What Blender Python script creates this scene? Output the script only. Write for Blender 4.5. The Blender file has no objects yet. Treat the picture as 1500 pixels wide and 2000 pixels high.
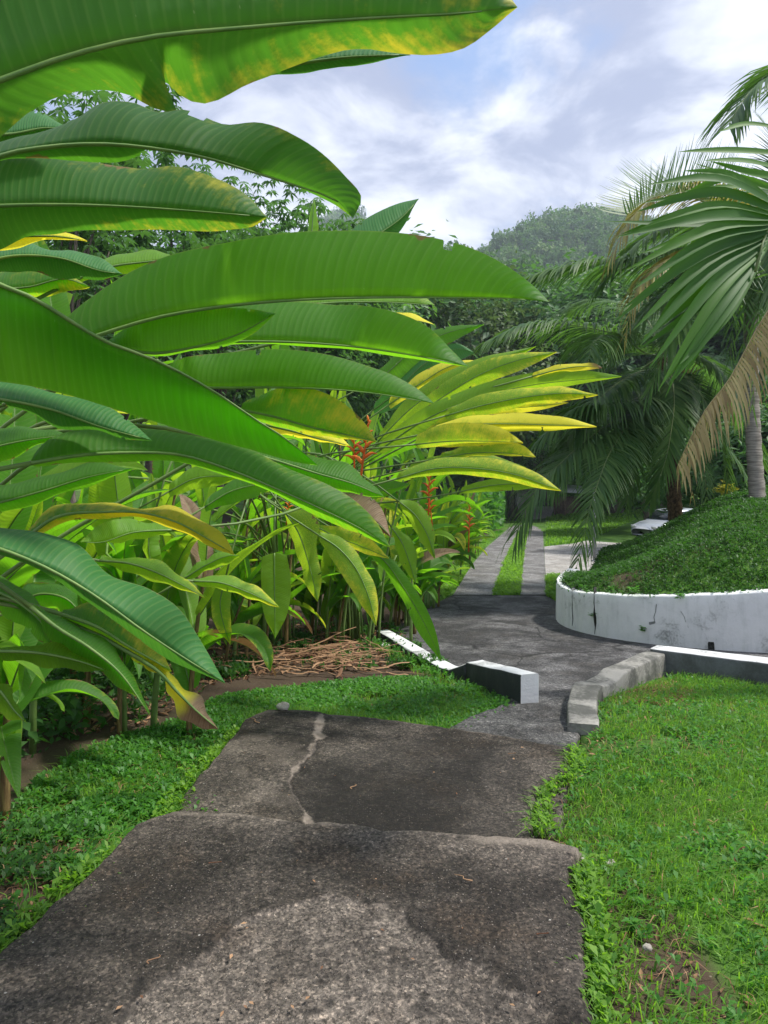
import bpy, math, random
import numpy as np
from mathutils import Vector, Matrix

RAD = math.radians
rng = np.random.default_rng(11)
random.seed(5)
scene = bpy.context.scene
COL = scene.collection
F, HY, EZ = 1400.0, 900.0, 1.6          # focal length in photo pixels, horizon row, eye height


def W(px, py, Y):
    return np.array([(px - 750) / F * Y, Y, EZ - (py - HY) / F * Y])


def WP(pts):
    return np.array([W(*p) for p in pts])


# ------------------------------------------------------------------ object helpers
def tag(o, label=None, cat=None, group=None, kind=None):
    if label: o['label'] = label
    if cat: o['category'] = cat
    if group: o['group'] = group
    if kind: o['kind'] = kind
    return o


def empty(name, loc, rz=0.0):
    o = bpy.data.objects.new(name, None)
    o.empty_display_size = 0.2
    COL.objects.link(o)
    o.location = [float(v) for v in loc]
    o.rotation_euler = (0, 0, rz)
    return o


def mesh_data(name, V, faces, uv=None, smooth=True, attrs=None):
    """faces: array (M,3|4) or list of such arrays."""
    V = np.asarray(V, dtype=np.float32)
    fl = faces if isinstance(faces, list) else [faces]
    fl = [np.asarray(f, dtype=np.int32) for f in fl if len(f)]
    me = bpy.data.meshes.new(name)
    me.vertices.add(len(V))
    me.vertices.foreach_set('co', V.ravel())
    idx = np.concatenate([f.ravel() for f in fl])
    starts, p = [], 0
    for f in fl:
        k = f.shape[1]
        starts.append(p + np.arange(len(f)) * k)
        p += f.size
    starts = np.concatenate(starts).astype(np.int32)
    me.loops.add(len(idx))
    me.loops.foreach_set('vertex_index', idx)
    me.polygons.add(len(starts))
    me.polygons.foreach_set('loop_start', starts)
    if smooth:
        me.polygons.foreach_set('use_smooth', np.ones(len(starts), dtype=bool))
    if uv is not None:
        l = me.uv_layers.new(name='UVMap')
        l.data.foreach_set('uv', np.asarray(uv, dtype=np.float32)[idx].ravel())
    for k, a in (attrs or {}).items():
        at = me.attributes.new(k, 'FLOAT', 'POINT')
        at.data.foreach_set('value', np.asarray(a, dtype=np.float32))
    me.update(calc_edges=True)
    me.validate()
    return me


def mk(name, V, faces, mat, parent=None, loc=None, **kw):
    me = mesh_data(name, V, faces, **kw)
    me.materials.append(mat)
    o = bpy.data.objects.new(name, me)
    COL.objects.link(o)
    if parent: o.parent = parent
    if loc is not None: o.location = [float(v) for v in loc]
    return o


class MB:
    """collects pieces into one mesh"""
    def __init__(s): s.V = []; s.Q = []; s.T = []; s.uv = []; s.a = []; s.n = 0

    def add(s, V, Q=None, T=None, uv=None, a=None):
        V = np.asarray(V, dtype=float)
        if Q is not None and len(Q): s.Q.append(np.asarray(Q) + s.n)
        if T is not None and len(T): s.T.append(np.asarray(T) + s.n)
        s.V.append(V); s.n += len(V)
        s.uv.append(np.zeros((len(V), 2)) if uv is None else uv)
        s.a.append(np.full(len(V), 0.5) if a is None else np.broadcast_to(a, (len(V),)))
        return s

    def build(s, name, mat, parent=None, loc=None, smooth=True):
        V = np.concatenate(s.V)
        if loc is not None: V = V - np.asarray(loc)
        f = []
        if s.Q: f.append(np.concatenate(s.Q))
        if s.T: f.append(np.concatenate(s.T))
        o = mk(name, V, f, mat, parent, uv=np.concatenate(s.uv), smooth=smooth,
               attrs={'rnd': np.concatenate(s.a)})
        if loc is not None:
            pl = np.array(parent.location) if parent else 0
            o.location = [float(v) for v in (np.asarray(loc) - pl)]
        return o


def copy_tree(o, parent=None):
    c = o.copy(); COL.objects.link(c)
    if parent: c.parent = parent
    for ch in list(o.children): copy_tree(ch, c)
    return c


# ------------------------------------------------------------------ maths helpers
def crv(pts, n):
    """Catmull-Rom through pts, n samples evenly spaced along the chord length"""
    P = np.asarray(pts, dtype=float)
    if len(P) == 2:
        t = np.linspace(0, 1, n)[:, None]
        return P[0] * (1 - t) + P[1] * t
    d = np.r_[0, np.cumsum(np.linalg.norm(np.diff(P[:, :2], axis=0), axis=1) + 1e-9)]
    m = np.gradient(P, d, axis=0)
    x = np.linspace(0, d[-1], n)
    k = np.clip(np.searchsorted(d, x, 'right') - 1, 0, len(P) - 2)
    h = (d[k + 1] - d[k])[:, None]
    t = ((x - d[k])[:, None]) / h
    return ((2*t**3 - 3*t**2 + 1) * P[k] + (t**3 - 2*t**2 + t) * h * m[k]
            + (-2*t**3 + 3*t**2) * P[k+1] + (t**3 - t**2) * h * m[k+1])


def nrm(v):
    return v / (np.linalg.norm(v, axis=-1, keepdims=True) + 1e-12)


def hash2(i, j, seed):
    n = (i * 374761393 + j * 668265263 + seed * 1442695041) & 0x7fffffff
    n = ((n ^ (n >> 13)) * 1274126177) & 0x7fffffff
    return ((n ^ (n >> 16)) & 0xffff) / 65535.0


def vnoise(x, y, seed=0):
    x = np.asarray(x, float); y = np.asarray(y, float)
    i = np.floor(x).astype(np.int64); j = np.floor(y).astype(np.int64)
    u = x - i; v = y - j
    u = u*u*(3-2*u); v = v*v*(3-2*v)
    return (hash2(i, j, seed)*(1-u)*(1-v) + hash2(i+1, j, seed)*u*(1-v)
            + hash2(i, j+1, seed)*(1-u)*v + hash2(i+1, j+1, seed)*u*v)


def fbm(x, y, seed=0, o=4):
    r = 0; a = 0.5; f = 1
    for k in range(o):
        r = r + a * (vnoise(x*f, y*f, seed+k) - 0.5) * 2
        a *= 0.5; f *= 2.03
    return r


def inpoly(x, y, poly):
    x = np.asarray(x); y = np.asarray(y)
    c = np.zeros(x.shape, bool)
    n = len(poly)
    for i in range(n):
        x1, y1 = poly[i]; x2, y2 = poly[(i+1) % n]
        if y1 == y2: continue
        c ^= ((y1 > y) != (y2 > y)) & (x < (x2-x1)*(y-y1)/(y2-y1)+x1)
    return c


def dline(x, y, line, closed=False):
    """distance to a polyline"""
    x = np.asarray(x, float); y = np.asarray(y, float)
    L = list(line) + ([line[0]] if closed else [])
    d = np.full(x.shape, 1e9)
    for (x1, y1), (x2, y2) in zip(L[:-1], L[1:]):
        dx, dy = x2-x1, y2-y1
        t = np.clip(((x-x1)*dx+(y-y1)*dy)/(dx*dx+dy*dy+1e-12), 0, 1)
        d = np.minimum(d, np.hypot(x-x1-t*dx, y-y1-t*dy))
    return d


def gridq(nr, nc):
    i, j = np.meshgrid(np.arange(nr-1), np.arange(nc-1), indexing='ij')
    a = (i*nc+j).ravel()
    return np.stack([a, a+1, a+nc+1, a+nc], 1)


def tube(P, r, sides=8, cap=True):
    P = np.asarray(P, float); n = len(P)
    r = np.broadcast_to(np.asarray(r, float), (n,))
    T = nrm(np.gradient(P, axis=0))
    ref = np.array([0, 0, 1.0]) if abs(T[0][2]) < .8 else np.array([1.0, 0, 0])
    A = nrm(np.cross(T, ref)); B = np.cross(T, A)
    th = np.linspace(0, 2*np.pi, sides, endpoint=False)
    V = P[:, None] + r[:, None, None]*(np.cos(th)[None, :, None]*A[:, None] + np.sin(th)[None, :, None]*B[:, None])
    V = V.reshape(-1, 3)
    i, j = np.meshgrid(np.arange(n-1), np.arange(sides), indexing='ij')
    a = (i*sides+j).ravel(); b = (i*sides+(j+1) % sides).ravel()
    Q = np.stack([a, b, b+sides, a+sides], 1)
    Tt = []
    if cap:
        V = np.concatenate([V, P[:1], P[-1:]])
        for k in range(sides):
            Tt.append([n*sides, (k+1) % sides, k])
            Tt.append([n*sides+1, (n-1)*sides+k, (n-1)*sides+(k+1) % sides])
    uv = np.zeros((len(V), 2))
    uv[:n*sides, 0] = np.repeat(np.linspace(0, 1, n), sides)
    uv[:n*sides, 1] = np.tile(np.arange(sides)/sides, n)
    return V, Q, np.array(Tt) if cap else None, uv


def boxm(x0, x1, y0, y1, z0, z1):
    V = np.array([[x, y, z] for z in (z0, z1) for y in (y0, y1) for x in (x0, x1)], float)
    Q = np.array([[0, 2, 3, 1], [4, 5, 7, 6], [0, 1, 5, 4], [2, 6, 7, 3], [0, 4, 6, 2], [1, 3, 7, 5]])
    return V, Q


# ------------------------------------------------------------------ materials
def newmat(name):
    m = bpy.data.materials.new(name); m.use_nodes = True
    nt = m.node_tree; nt.nodes.clear()
    return m, nt


class NT:
    def __init__(s, nt): s.nt = nt

    def n(s, t, **kw):
        nd = s.nt.nodes.new('ShaderNode'+t)
        for k, v in kw.items():
            if k.startswith('p_'): setattr(nd, k[2:], v)
        for k, v in kw.items():
            if k.startswith('p_'): continue
            key = int(k[1:]) if k[0] == 'i' and k[1:].isdigit() else k.replace('_', ' ')
            s.put(nd, key, v)
        return nd

    def put(s, nd, key, v):
        sock = nd.inputs[key]
        if isinstance(v, bpy.types.NodeSocket): s.nt.links.new(v, sock)
        elif isinstance(v, bpy.types.Node): s.nt.links.new(v.outputs[0], sock)
        else:
            if isinstance(v, (tuple, list)) and len(v) == 3 and sock.type == 'RGBA': v = (*v, 1)
            sock.default_value = v

    def math(s, op, a, b=0.0, clamp=False):
        nd = s.nt.nodes.new('ShaderNodeMath'); nd.operation = op; nd.use_clamp = clamp
        s.put(nd, 0, a); s.put(nd, 1, b)
        return nd.outputs[0]

    def mix(s, f, a, b, blend='MIX'):
        nd = s.nt.nodes.new('ShaderNodeMix'); nd.data_type = 'RGBA'; nd.blend_type = blend
        s.put(nd, 0, f); s.put(nd, 6, a); s.put(nd, 7, b)
        return nd.outputs[2]

    def ramp(s, f, stops):
        nd = s.nt.nodes.new('ShaderNodeValToRGB')
        e = nd.color_ramp.elements
        while len(e) < len(stops): e.new(0.5)
        for el, (p, c) in zip(e, stops):
            el.position = p; el.color = (*c, 1) if len(c) == 3 else c
        s.put(nd, 0, f)
        return nd.outputs[0]

    def sstep(s, v, a, b):
        nd = s.nt.nodes.new('ShaderNodeMapRange'); nd.interpolation_type = 'SMOOTHSTEP'
        s.put(nd, 0, v); nd.inputs[1].default_value = a; nd.inputs[2].default_value = b
        return nd.outputs[0]

    def noise(s, vec, scale, detail=3.0, rough=.55, dist=0.0):
        nd = s.nt.nodes.new('ShaderNodeTexNoise')
        s.put(nd, 'Vector', vec); nd.inputs['Scale'].default_value = scale
        nd.inputs['Detail'].default_value = detail; nd.inputs['Roughness'].default_value = rough
        nd.inputs['Distortion'].default_value = dist
        return nd.outputs[0]

    def attr(s, name, typ='GEOMETRY'):
        nd = s.nt.nodes.new('ShaderNodeAttribute'); nd.attribute_name = name; nd.attribute_type = typ
        return nd.outputs['Fac']

    def bump(s, h, strength, dist):
        nd = s.nt.nodes.new('ShaderNodeBump')
        s.put(nd, 'Height', h); nd.inputs['Strength'].default_value = strength; nd.inputs['Distance'].default_value = dist
        return nd.outputs[0]

    def out(s, sh):
        o = s.nt.nodes.new('ShaderNodeOutputMaterial')
        s.nt.links.new(sh if isinstance(sh, bpy.types.NodeSocket) else sh.outputs[0], o.inputs[0])


def pos(k):
    return k.n('NewGeometry').outputs['Position']


def leafy(name, c0, c1, tr, fac=.4, rough=.45, spec=.35):
    """small foliage: per-leaf colour variation by the 'rnd' attribute"""
    m, nt = newmat(name); k = NT(nt)
    r = k.attr('rnd')
    col = k.mix(r, c0, c1)
    p = k.n('BsdfPrincipled', Base_Color=col, Roughness=rough)
    p.inputs['Specular IOR Level'].default_value = spec
    t = k.n('BsdfTranslucent', Color=k.mix(r, tr, tuple(min(1, v*1.35) for v in tr)))
    k.out(k.n('MixShader', i0=fac, i1=p, i2=t))
    return m


def heliconia_mat(name, c_lo, c_hi, tr, yellow, tr_y, fac=.45):
    m, nt = newmat(name); k = NT(nt)
    uv = k.n('TexCoord').outputs['UV']
    sep = k.n('SeparateXYZ', Vector=uv)
    u, v = sep.outputs[0], sep.outputs[1]
    e = k.math('ABSOLUTE', k.math('MULTIPLY', k.math('SUBTRACT', v, .5), 2.0))     # 0 at the midrib, 1 at the edge
    ph = k.math('SUBTRACT', k.math('MULTIPLY', u, 1.0), k.math('MULTIPLY', k.math('MULTIPLY', e, e), .035))
    vein = k.math('SINE', k.math('MULTIPLY', ph, 330.0))
    vein2 = k.math('SINE', k.math('MULTIPLY', ph, 87.0))
    obj = k.n('TexCoord').outputs['Object']
    nz = k.noise(obj, 4.0, 3, .6)
    vv = k.n('CombineXYZ', X=k.math('MULTIPLY', ph, 70.0), Y=k.math('MULTIPLY', v, 2.5))
    streak = k.noise(vv, 1.0, 2, .5)
    tint = k.attr('tint', 'OBJECT'); speck = k.attr('speck', 'OBJECT'); dry = k.attr('dry', 'OBJECT')
    base = k.mix(k.math('ADD', k.math('MULTIPLY', nz, .6), k.math('MULTIPLY', streak, .4)), c_lo, c_hi)
    base = k.mix(k.sstep(vein, .55, 1.0), base, k.mix(.16, base, (.3, .4, .12)))
    base = k.mix(k.math('MULTIPLY', k.sstep(k.noise(obj, 11.0, 4, .6), .5, .7), .35), base, k.mix(.5, base, (.09, .2, .05)))
    fl = k.sstep(k.noise(k.n('CombineXYZ', X=k.math('MULTIPLY', u, 150.0), Y=k.math('MULTIPLY', v, 22.0)), 1.0, 1, .5), .76, .80)
    base = k.mix(k.math('MULTIPLY', fl, .5), base, (.45, .5, .25))
    # yellowing runs in from the margin and the tip, streaky along the veins
    yl = k.math('ADD', k.math('MULTIPLY', e, .35), k.math('ADD', k.math('MULTIPLY', u, .45), k.math('MULTIPLY', streak, .5)))
    yl = k.math('ADD', yl, k.math('SUBTRACT', k.math('MULTIPLY', tint, 1.5), 1.35))
    yl = k.math('ADD', yl, k.math('MULTIPLY', k.math('SUBTRACT', k.noise(obj, 16.0, 5, .7), .5), 1.1))
    yl = k.sstep(yl, -.05, .55)
    sp = k.noise(k.n('CombineXYZ', X=k.math('MULTIPLY', ph, 160.0), Y=k.math('MULTIPLY', v, 38.0)), 1.0, 2, .6)
    yl = k.math('MAXIMUM', yl, k.math('MULTIPLY', k.sstep(sp, .5, .72), k.math('MULTIPLY', speck, k.sstep(k.math('ADD', nz, k.math('MULTIPLY', e, .3)), .35, .75))))
    col = k.mix(yl, base, yellow)
    trc = k.mix(yl, k.mix(streak, tr, tuple(x*.62 for x in tr)), tr_y)
    rib = k.sstep(e, .06, .0)
    col = k.mix(k.math('MULTIPLY', rib, .6), col, (.16, .24, .06))
    trc = k.mix(k.math('MULTIPLY', rib, .75), trc, (.03, .07, .01))
    rim = k.sstep(e, .975, 1.0)
    col = k.mix(k.math('MULTIPLY', rim, .5), col, (.3, .28, .1))
    # scorched scraps along the margin, a few holes' worth of brown spots
    mz = k.noise(k.n('CombineXYZ', X=k.math('MULTIPLY', u, 9.0), Y=k.math('ADD', v, k.attr('tint', 'OBJECT')), Z=k.math('MULTIPLY', tint, 37.0)), 1.0, 4, .65)
    mg = k.math('MULTIPLY', k.sstep(k.math('ADD', e, k.math('MULTIPLY', k.math('SUBTRACT', mz, .62), 1.4)), .93, .99), .85)
    col = k.mix(mg, col, (.26, .17, .07)); trc = k.mix(mg, trc, (.22, .12, .03))
    # dried brown part, from the tip or patchy
    dn = k.math('ADD', k.math('ADD', u, k.math('MULTIPLY', nz, .35)), k.math('SUBTRACT', k.math('MULTIPLY', dry, 1.4), 1.5))
    df = k.math('MULTIPLY', k.sstep(dn, -.02, .12), k.sstep(dry, .01, .1))
    brown = k.mix(streak, (.12, .06, .035), (.56, .42, .27))
    col = k.mix(df, col, brown)
    trc = k.mix(df, trc, (.18, .09, .03))
    b = k.bump(k.math('ADD', k.math('MULTIPLY', vein, .35), k.math('ADD', k.math('MULTIPLY', vein2, .5), k.math('MULTIPLY', streak, 1.2))), .3, .003)
    p = k.n('BsdfPrincipled', Base_Color=col, Roughness=k.math('ADD', .44, k.math('MULTIPLY', nz, .22)), Normal=b)
    p.inputs['Specular IOR Level'].default_value = .29
    t = k.n('BsdfTranslucent', Color=trc, Normal=b)
    k.out(k.n('MixShader', i0=fac, i1=p, i2=t))
    return m


def plain(name, c0, c1, scale=8.0, rough=.8, spec=.2, bump=.0, stretch=None, metallic=0.0):
    m, nt = newmat(name); k = NT(nt)
    v = k.n('TexCoord').outputs['Object']
    if stretch: v = k.n('Mapping', Vector=v, Scale=stretch)
    z = k.noise(v, scale, 4, .6)
    p = k.n('BsdfPrincipled', Base_Color=k.mix(k.sstep(z, .3, .7), c0, c1), Roughness=rough, Metallic=metallic)
    p.inputs['Specular IOR Level'].default_value = spec
    if bump: k.put(p, 'Normal', k.bump(z, .6, bump))
    k.out(p)
    return m


M = {}
M['heli'] = heliconia_mat('heliconia_green', (.028, .102, .012), (.074, .205, .024), (.33, .85, .02), (.55, .50, .05), (.85, .72, .03), fac=.5)
M['heli_shaded'] = heliconia_mat('heliconia_shaded_green', (.026, .10, .016), (.045, .15, .024), (.15, .46, .025), (.55, .50, .05), (.80, .66, .04), fac=.45)  # darker copy for the overhead leaves: other leaves' shade put into colour
M['heli_lime'] = heliconia_mat('heliconia_lime', (.10, .25, .022), (.17, .34, .03), (.52, .86, .03), (.76, .72, .06), (.95, .86, .05), fac=.5)
M['heli_blue'] = heliconia_mat('heliconia_blue_green', (.035, .15, .038), (.055, .19, .05), (.16, .52, .03), (.40, .42, .06), (.6, .6, .05), fac=.3)
M['rib'] = plain('midrib_green', (.10, .20, .04), (.16, .26, .06), 20, .5, .4)
M['petiole'] = plain('petiole_green', (.09, .16, .035), (.16, .24, .06), 6, .5, .4)
M['sheath'] = plain('sheath_brown', (.10, .06, .03), (.22, .17, .06), 9, .8, .15, stretch=(6, 6, 1))
M['bract'] = leafy('heliconia_bract', (.66, .11, .02), (.78, .24, .03), (.85, .25, .03), .25, .4, .4)
M['grass'] = leafy('grass_blade', (.055, .15, .018), (.18, .33, .045), (.27, .55, .03), .42, .5, .3)
M['weed'] = leafy('weed_leaf', (.035, .13, .022), (.09, .24, .04), (.14, .42, .03), .36, .5, .3)
M['cover'] = leafy('ground_cover', (.018, .06, .014), (.055, .15, .026), (.08, .25, .02), .32, .5, .3)
M['dead'] = leafy('dead_leaf', (.13, .065, .04), (.42, .26, .15), (.25, .12, .05), .15, .8, .1)
M['tree_dark'] = leafy('tree_leaf_dark', (.028, .085, .028), (.085, .185, .055), (.11, .28, .04), .32, .5, .3)
M['tree_mid'] = leafy('tree_leaf_mid', (.042, .12, .032), (.12, .25, .065), (.16, .38, .04), .35, .5, .3)
M['tree_pale'] = leafy('tree_leaf_pale', (.045, .08, .025), (.10, .15, .05), (.11, .19, .04), .3, .55, .25)
M['forest'] = leafy('forest_leaf', (.028, .095, .028), (.145, .225, .055), (.11, .27, .03), .28, .6, .2)
M['palm'] = leafy('palm_leaflet', (.034, .090, .026), (.105, .185, .05), (.14, .32, .035), .30, .50, .28)
M['palm_bright'] = leafy('palm_leaflet_bright', (.036, .110, .024), (.085, .185, .038), (.15, .38, .02), .35, .55, .22)
M['palm_yellow'] = leafy('palm_leaflet_yellow', (.20, .145, .08), (.52, .43, .22), (.48, .38, .12), .3, .6, .2)
M['palm_tan'] = leafy('palm_leaflet_tan', (.20, .15, .06), (.34, .33, .10), (.40, .36, .06), .36, .5, .3)
M['rachis'] = plain('palm_rachis', (.11, .16, .05), (.22, .26, .09), 6, .45, .4)
M['rachis_tan'] = plain('palm_rachis_tan', (.25, .19, .09), (.42, .34, .16), 6, .6, .3)
M['bark'] = plain('bark_grey', (.06, .05, .04), (.17, .15, .12), 5, .9, .1, .02, (3, 3, .7))
M['bark_palm'] = plain('palm_bark', (.15, .13, .11), (.34, .31, .27), 4, .9, .1, .01, (1, 1, 9))
M['bark_brown'] = plain('palm_bark_brown', (.05, .035, .022), (.16, .11, .06), 9, .9, .1, .02, (3, 3, 2))
M['stone'] = plain('stone', (.22, .20, .17), (.48, .45, .40), 14, .85, .2, .01)
M['metal_dark'] = plain('dark_metal', (.012, .012, .013), (.03, .03, .032), 10, .5, .4)
M['metal_grey'] = plain('grey_pole_paint', (.16, .17, .18), (.26, .27, .28), 10, .5, .4)


def concrete_mat(name, dark, light, brown, patch=None, gloss=.85, line=False, worn=False):
    """mildewed concrete with exposed aggregate; patch: list of (x, y, rx, ry, lightness) worn areas in metres"""
    m, nt = newmat(name); k = NT(nt)
    P = pos(k)
    big = k.noise(P, 1.5, 5, .62, .4)
    med = k.noise(P, 7.0, 6, .68, .3)
    fine = k.noise(P, 55.0, 4, .7)
    vor = k.n('TexVoronoi', Vector=P, Scale=85.0)
    agg = k.sstep(vor.outputs['Distance'], .33, .12)
    aggc = k.n('SeparateColor', Color=vor.outputs['Color']).outputs[0]
    t = k.math('ADD', k.math('MULTIPLY', big, .95), k.math('MULTIPLY', med, .55))
    f = k.sstep(t, .62, .95)
    pm = None
    if patch:
        sp = k.n('SeparateXYZ', Vector=P)
        for (x, y, rx, ry, a) in patch:
            dx = k.math('MULTIPLY', k.math('SUBTRACT', sp.outputs[0], x), 1/rx)
            dy = k.math('MULTIPLY', k.math('SUBTRACT', sp.outputs[1], y), 1/ry)
            d = k.math('SQRT', k.math('ADD', k.math('MULTIPLY', dx, dx), k.math('MULTIPLY', dy, dy)))
            d = k.math('ADD', d, k.math('MULTIPLY', k.math('SUBTRACT', k.math('ADD', k.math('MULTIPLY', big, .5), k.math('MULTIPLY', med, .5)), .5), 1.5))
            q = k.math('MULTIPLY', k.sstep(d, 1.06, .93), a)
            pm = q if pm is None else k.math('ADD', pm, q)
        f = k.math('ADD', k.math('MULTIPLY', f, .75), pm, True)
    if worn:
        wv = k.attr('worn')
        f = k.math('ADD', k.math('MULTIPLY', f, .42), k.math('MULTIPLY', wv, k.math('ADD', .42, k.math('MULTIPLY', med, .9))), True)
    col = k.mix(f, dark, light)
    col = k.mix(k.math('MULTIPLY', k.sstep(k.noise(P, 2.3, 4, .6), .5, .72), .55), col, brown)
    col = k.mix(k.math('MULTIPLY', agg, k.math('MULTIPLY', k.sstep(aggc, .35, 1.0), .6)), col, (.30, .275, .245))
    col = k.mix(k.math('MULTIPLY', k.sstep(fine, .55, .3), .55), col, tuple(v*.45 for v in dark))
    spot = k.sstep(k.noise(P, 13.0, 3, .6), .63, .72)
    col = k.mix(k.math('MULTIPLY', spot, .6), col, tuple(v*.5 for v in dark))
    vc = k.n('TexVoronoi', Vector=k.n('VectorMath', p_operation='ADD', i0=P, i1=k.n('VectorMath', p_operation='SCALE', i0=k.n('TexNoise', Vector=P, Scale=60.0).outputs['Color'], Scale=.012)), Scale=120.0)
    cell = k.n('SeparateColor', Color=vc.outputs['Color']).outputs[2]
    col = k.mix(.75, col, k.ramp(cell, [(.0, (.35, .35, .35)), (.45, (.85, .85, .85)), (.8, (1.25, 1.22, 1.2)), (1.0, (2.3, 2.2, 2.1))]), 'MULTIPLY')
    gm = k.noise(P, 42.0, 5, .75)
    col = k.mix(1.0, col, k.ramp(gm, [(.30, (.28, .28, .28)), (.5, (.9, .9, .9)), (.70, (1.9, 1.85, 1.8))]), 'MULTIPLY')
    # pale pebbles
    v2 = k.n('TexVoronoi', Vector=P, Scale=26.0)
    peb = k.math('MULTIPLY', k.sstep(v2.outputs['Distance'], .13, .07), k.sstep(k.n('SeparateColor', Color=v2.outputs['Color']).outputs[1], .92, .97))
    col = k.mix(k.math('MULTIPLY', peb, .7), col, (.42, .40, .36))
    if line:
        v3 = k.n('TexVoronoi', Vector=k.n('Mapping', Vector=k.n('VectorMath', p_operation='ADD', i0=P, i1=k.n('VectorMath', p_operation='SCALE', i0=k.n('TexNoise', Vector=P, Scale=2.5).outputs['Color'], Scale=.25)), Scale=(.55, .55, .1)), Scale=1.0, p_feature='DISTANCE_TO_EDGE')
        col = k.mix(k.math('MULTIPLY', k.sstep(v3.outputs['Distance'], .011, .003), .75), col, tuple(v*.3 for v in dark))
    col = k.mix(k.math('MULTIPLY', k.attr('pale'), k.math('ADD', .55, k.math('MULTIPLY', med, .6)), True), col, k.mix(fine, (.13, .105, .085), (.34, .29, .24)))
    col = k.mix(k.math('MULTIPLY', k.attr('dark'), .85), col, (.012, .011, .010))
    h = k.math('ADD', k.math('MULTIPLY', fine, .5), k.math('ADD', k.math('MULTIPLY', agg, .6), k.math('MULTIPLY', med, 1.0)))
    if pm is not None: h = k.math('SUBTRACT', h, k.math('MULTIPLY', pm, 1.2))
    p = k.n('BsdfPrincipled', Base_Color=col, Roughness=gloss, Normal=k.bump(h, .9, .006))
    p.inputs['Specular IOR Level'].default_value = .28
    k.out(p)
    return m


def paint_mat(name, white, grime, mould_lo, mould_hi, amount):
    """white painted masonry; grime collects in blotches and runs, black mildew by noise"""
    m, nt = newmat(name); k = NT(nt)
    P = pos(k)
    n1 = k.noise(P, 2.2, 5, .65, .5)
    n2 = k.noise(k.n('Mapping', Vector=P, Scale=(7, 7, .9)), 1.6, 5, .65)
    n3 = k.noise(P, 38, 4, .7)
    n4 = k.noise(P, 9.0, 5, .7)
    col = k.mix(k.sstep(k.math('ADD', k.math('MULTIPLY', n1, .6), k.math('MULTIPLY', n2, .6)), .55, .95), white, grime)
    col = k.mix(k.math('MULTIPLY', k.sstep(n4, .45, .75), .22), col, grime)
    v3 = k.n('TexVoronoi', Vector=k.n('VectorMath', p_operation='ADD', i0=P, i1=k.n('VectorMath', p_operation='SCALE', i0=k.n('TexNoise', Vector=P, Scale=4.0).outputs['Color'], Scale=.22)), Scale=1.1, p_feature='DISTANCE_TO_EDGE')
    col = k.mix(k.math('MULTIPLY', k.sstep(v3.outputs['Distance'], .008, .002), k.math('MULTIPLY', k.sstep(n1, .46, .62), .28)), col, (.16, .16, .15))
    mo = k.sstep(k.math('ADD', n1, k.math('MULTIPLY', n3, .35)), mould_lo, mould_hi)
    col = k.mix(k.math('MULTIPLY', mo, amount), col, (.05, .052, .045))
    p = k.n('BsdfPrincipled', Base_Color=col, Roughness=.7, Normal=k.bump(k.math('ADD', n3, k.math('MULTIPLY', n1, 2.0)), .5, .006))
    p.inputs['Specular IOR Level'].default_value = .25
    k.out(p)
    return m


M['wall_paint'] = paint_mat('wall_paint', (.80, .81, .80), (.48, .51, .48), .74, .92, .6)
M['kerb_white'] = paint_mat('kerb_white', (.66, .67, .67), (.34, .34, .32), .66, .86, .75)
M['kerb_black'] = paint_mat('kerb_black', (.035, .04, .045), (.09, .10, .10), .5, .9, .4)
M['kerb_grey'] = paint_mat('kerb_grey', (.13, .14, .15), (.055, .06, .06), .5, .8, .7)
M['kerb_weathered'] = paint_mat('kerb_weathered', (.30, .29, .26), (.12, .12, .11), .55, .78, .8)
M['drive'] = concrete_mat('driveway_concrete', (.038, .038, .039), (.150, .150, .152), (.075, .070, .064), line=True)
M['strip'] = concrete_mat('strip_concrete', (.12, .118, .115), (.30, .30, .30), (.15, .14, .12))
M['court'] = concrete_mat('court_concrete', (.30, .29, .27), (.50, .49, .47), (.30, .27, .23))
M['slab_a'] = concrete_mat('slab_upper', (.022, .0185, .015), (.165, .142, .120), (.060, .042, .028),
                           [(.62, 2.35, .22, .25, .35), (-1.0, 2.05, .28, .3, .3)], worn=True)
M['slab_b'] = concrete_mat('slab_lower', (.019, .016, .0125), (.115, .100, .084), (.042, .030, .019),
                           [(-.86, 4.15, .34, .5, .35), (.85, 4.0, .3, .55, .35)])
M['slab_c'] = concrete_mat('slab_ramp', (.040, .040, .040), (.150, .150, .147), (.05, .043, .036))


def ground_mat():
    m, nt = newmat('ground_soil'); k = NT(nt)
    P = pos(k)
    n1 = k.noise(P, 3.0, 6, .65); n2 = k.noise(P, 30, 5, .7)
    soil = k.mix(k.math('ADD', k.math('MULTIPLY', n1, .6), k.math('MULTIPLY', n2, .4)), (.028, .020, .014), (.115, .083, .058))
    green = k.mix(n2, (.022, .058, .014), (.07, .15, .03))
    far = k.noise(P, .35, 4, .6)
    green = k.mix(k.sstep(far, .35, .7), green, (.10, .20, .035))
    col = k.mix(k.attr('grassy'), soil, green)
    v = k.n('TexVoronoi', Vector=P, Scale=34.0)
    peb = k.math('MULTIPLY', k.sstep(v.outputs['Distance'], .2, .1), k.sstep(k.n('SeparateColor', Color=v.outputs['Color']).outputs[0], .72, .85))
    col = k.mix(k.math('MULTIPLY', peb, k.math('SUBTRACT', .7, k.math('MULTIPLY', k.attr('grassy'), .7))), col, (.25, .21, .16))
    p = k.n('BsdfPrincipled', Base_Color=col, Roughness=.95, Normal=k.bump(k.math('ADD', n1, k.math('MULTIPLY', n2, .6)), .9, .02))
    p.inputs['Specular IOR Level'].default_value = .1
    k.out(p)
    return m


M['ground'] = ground_mat()
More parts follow.
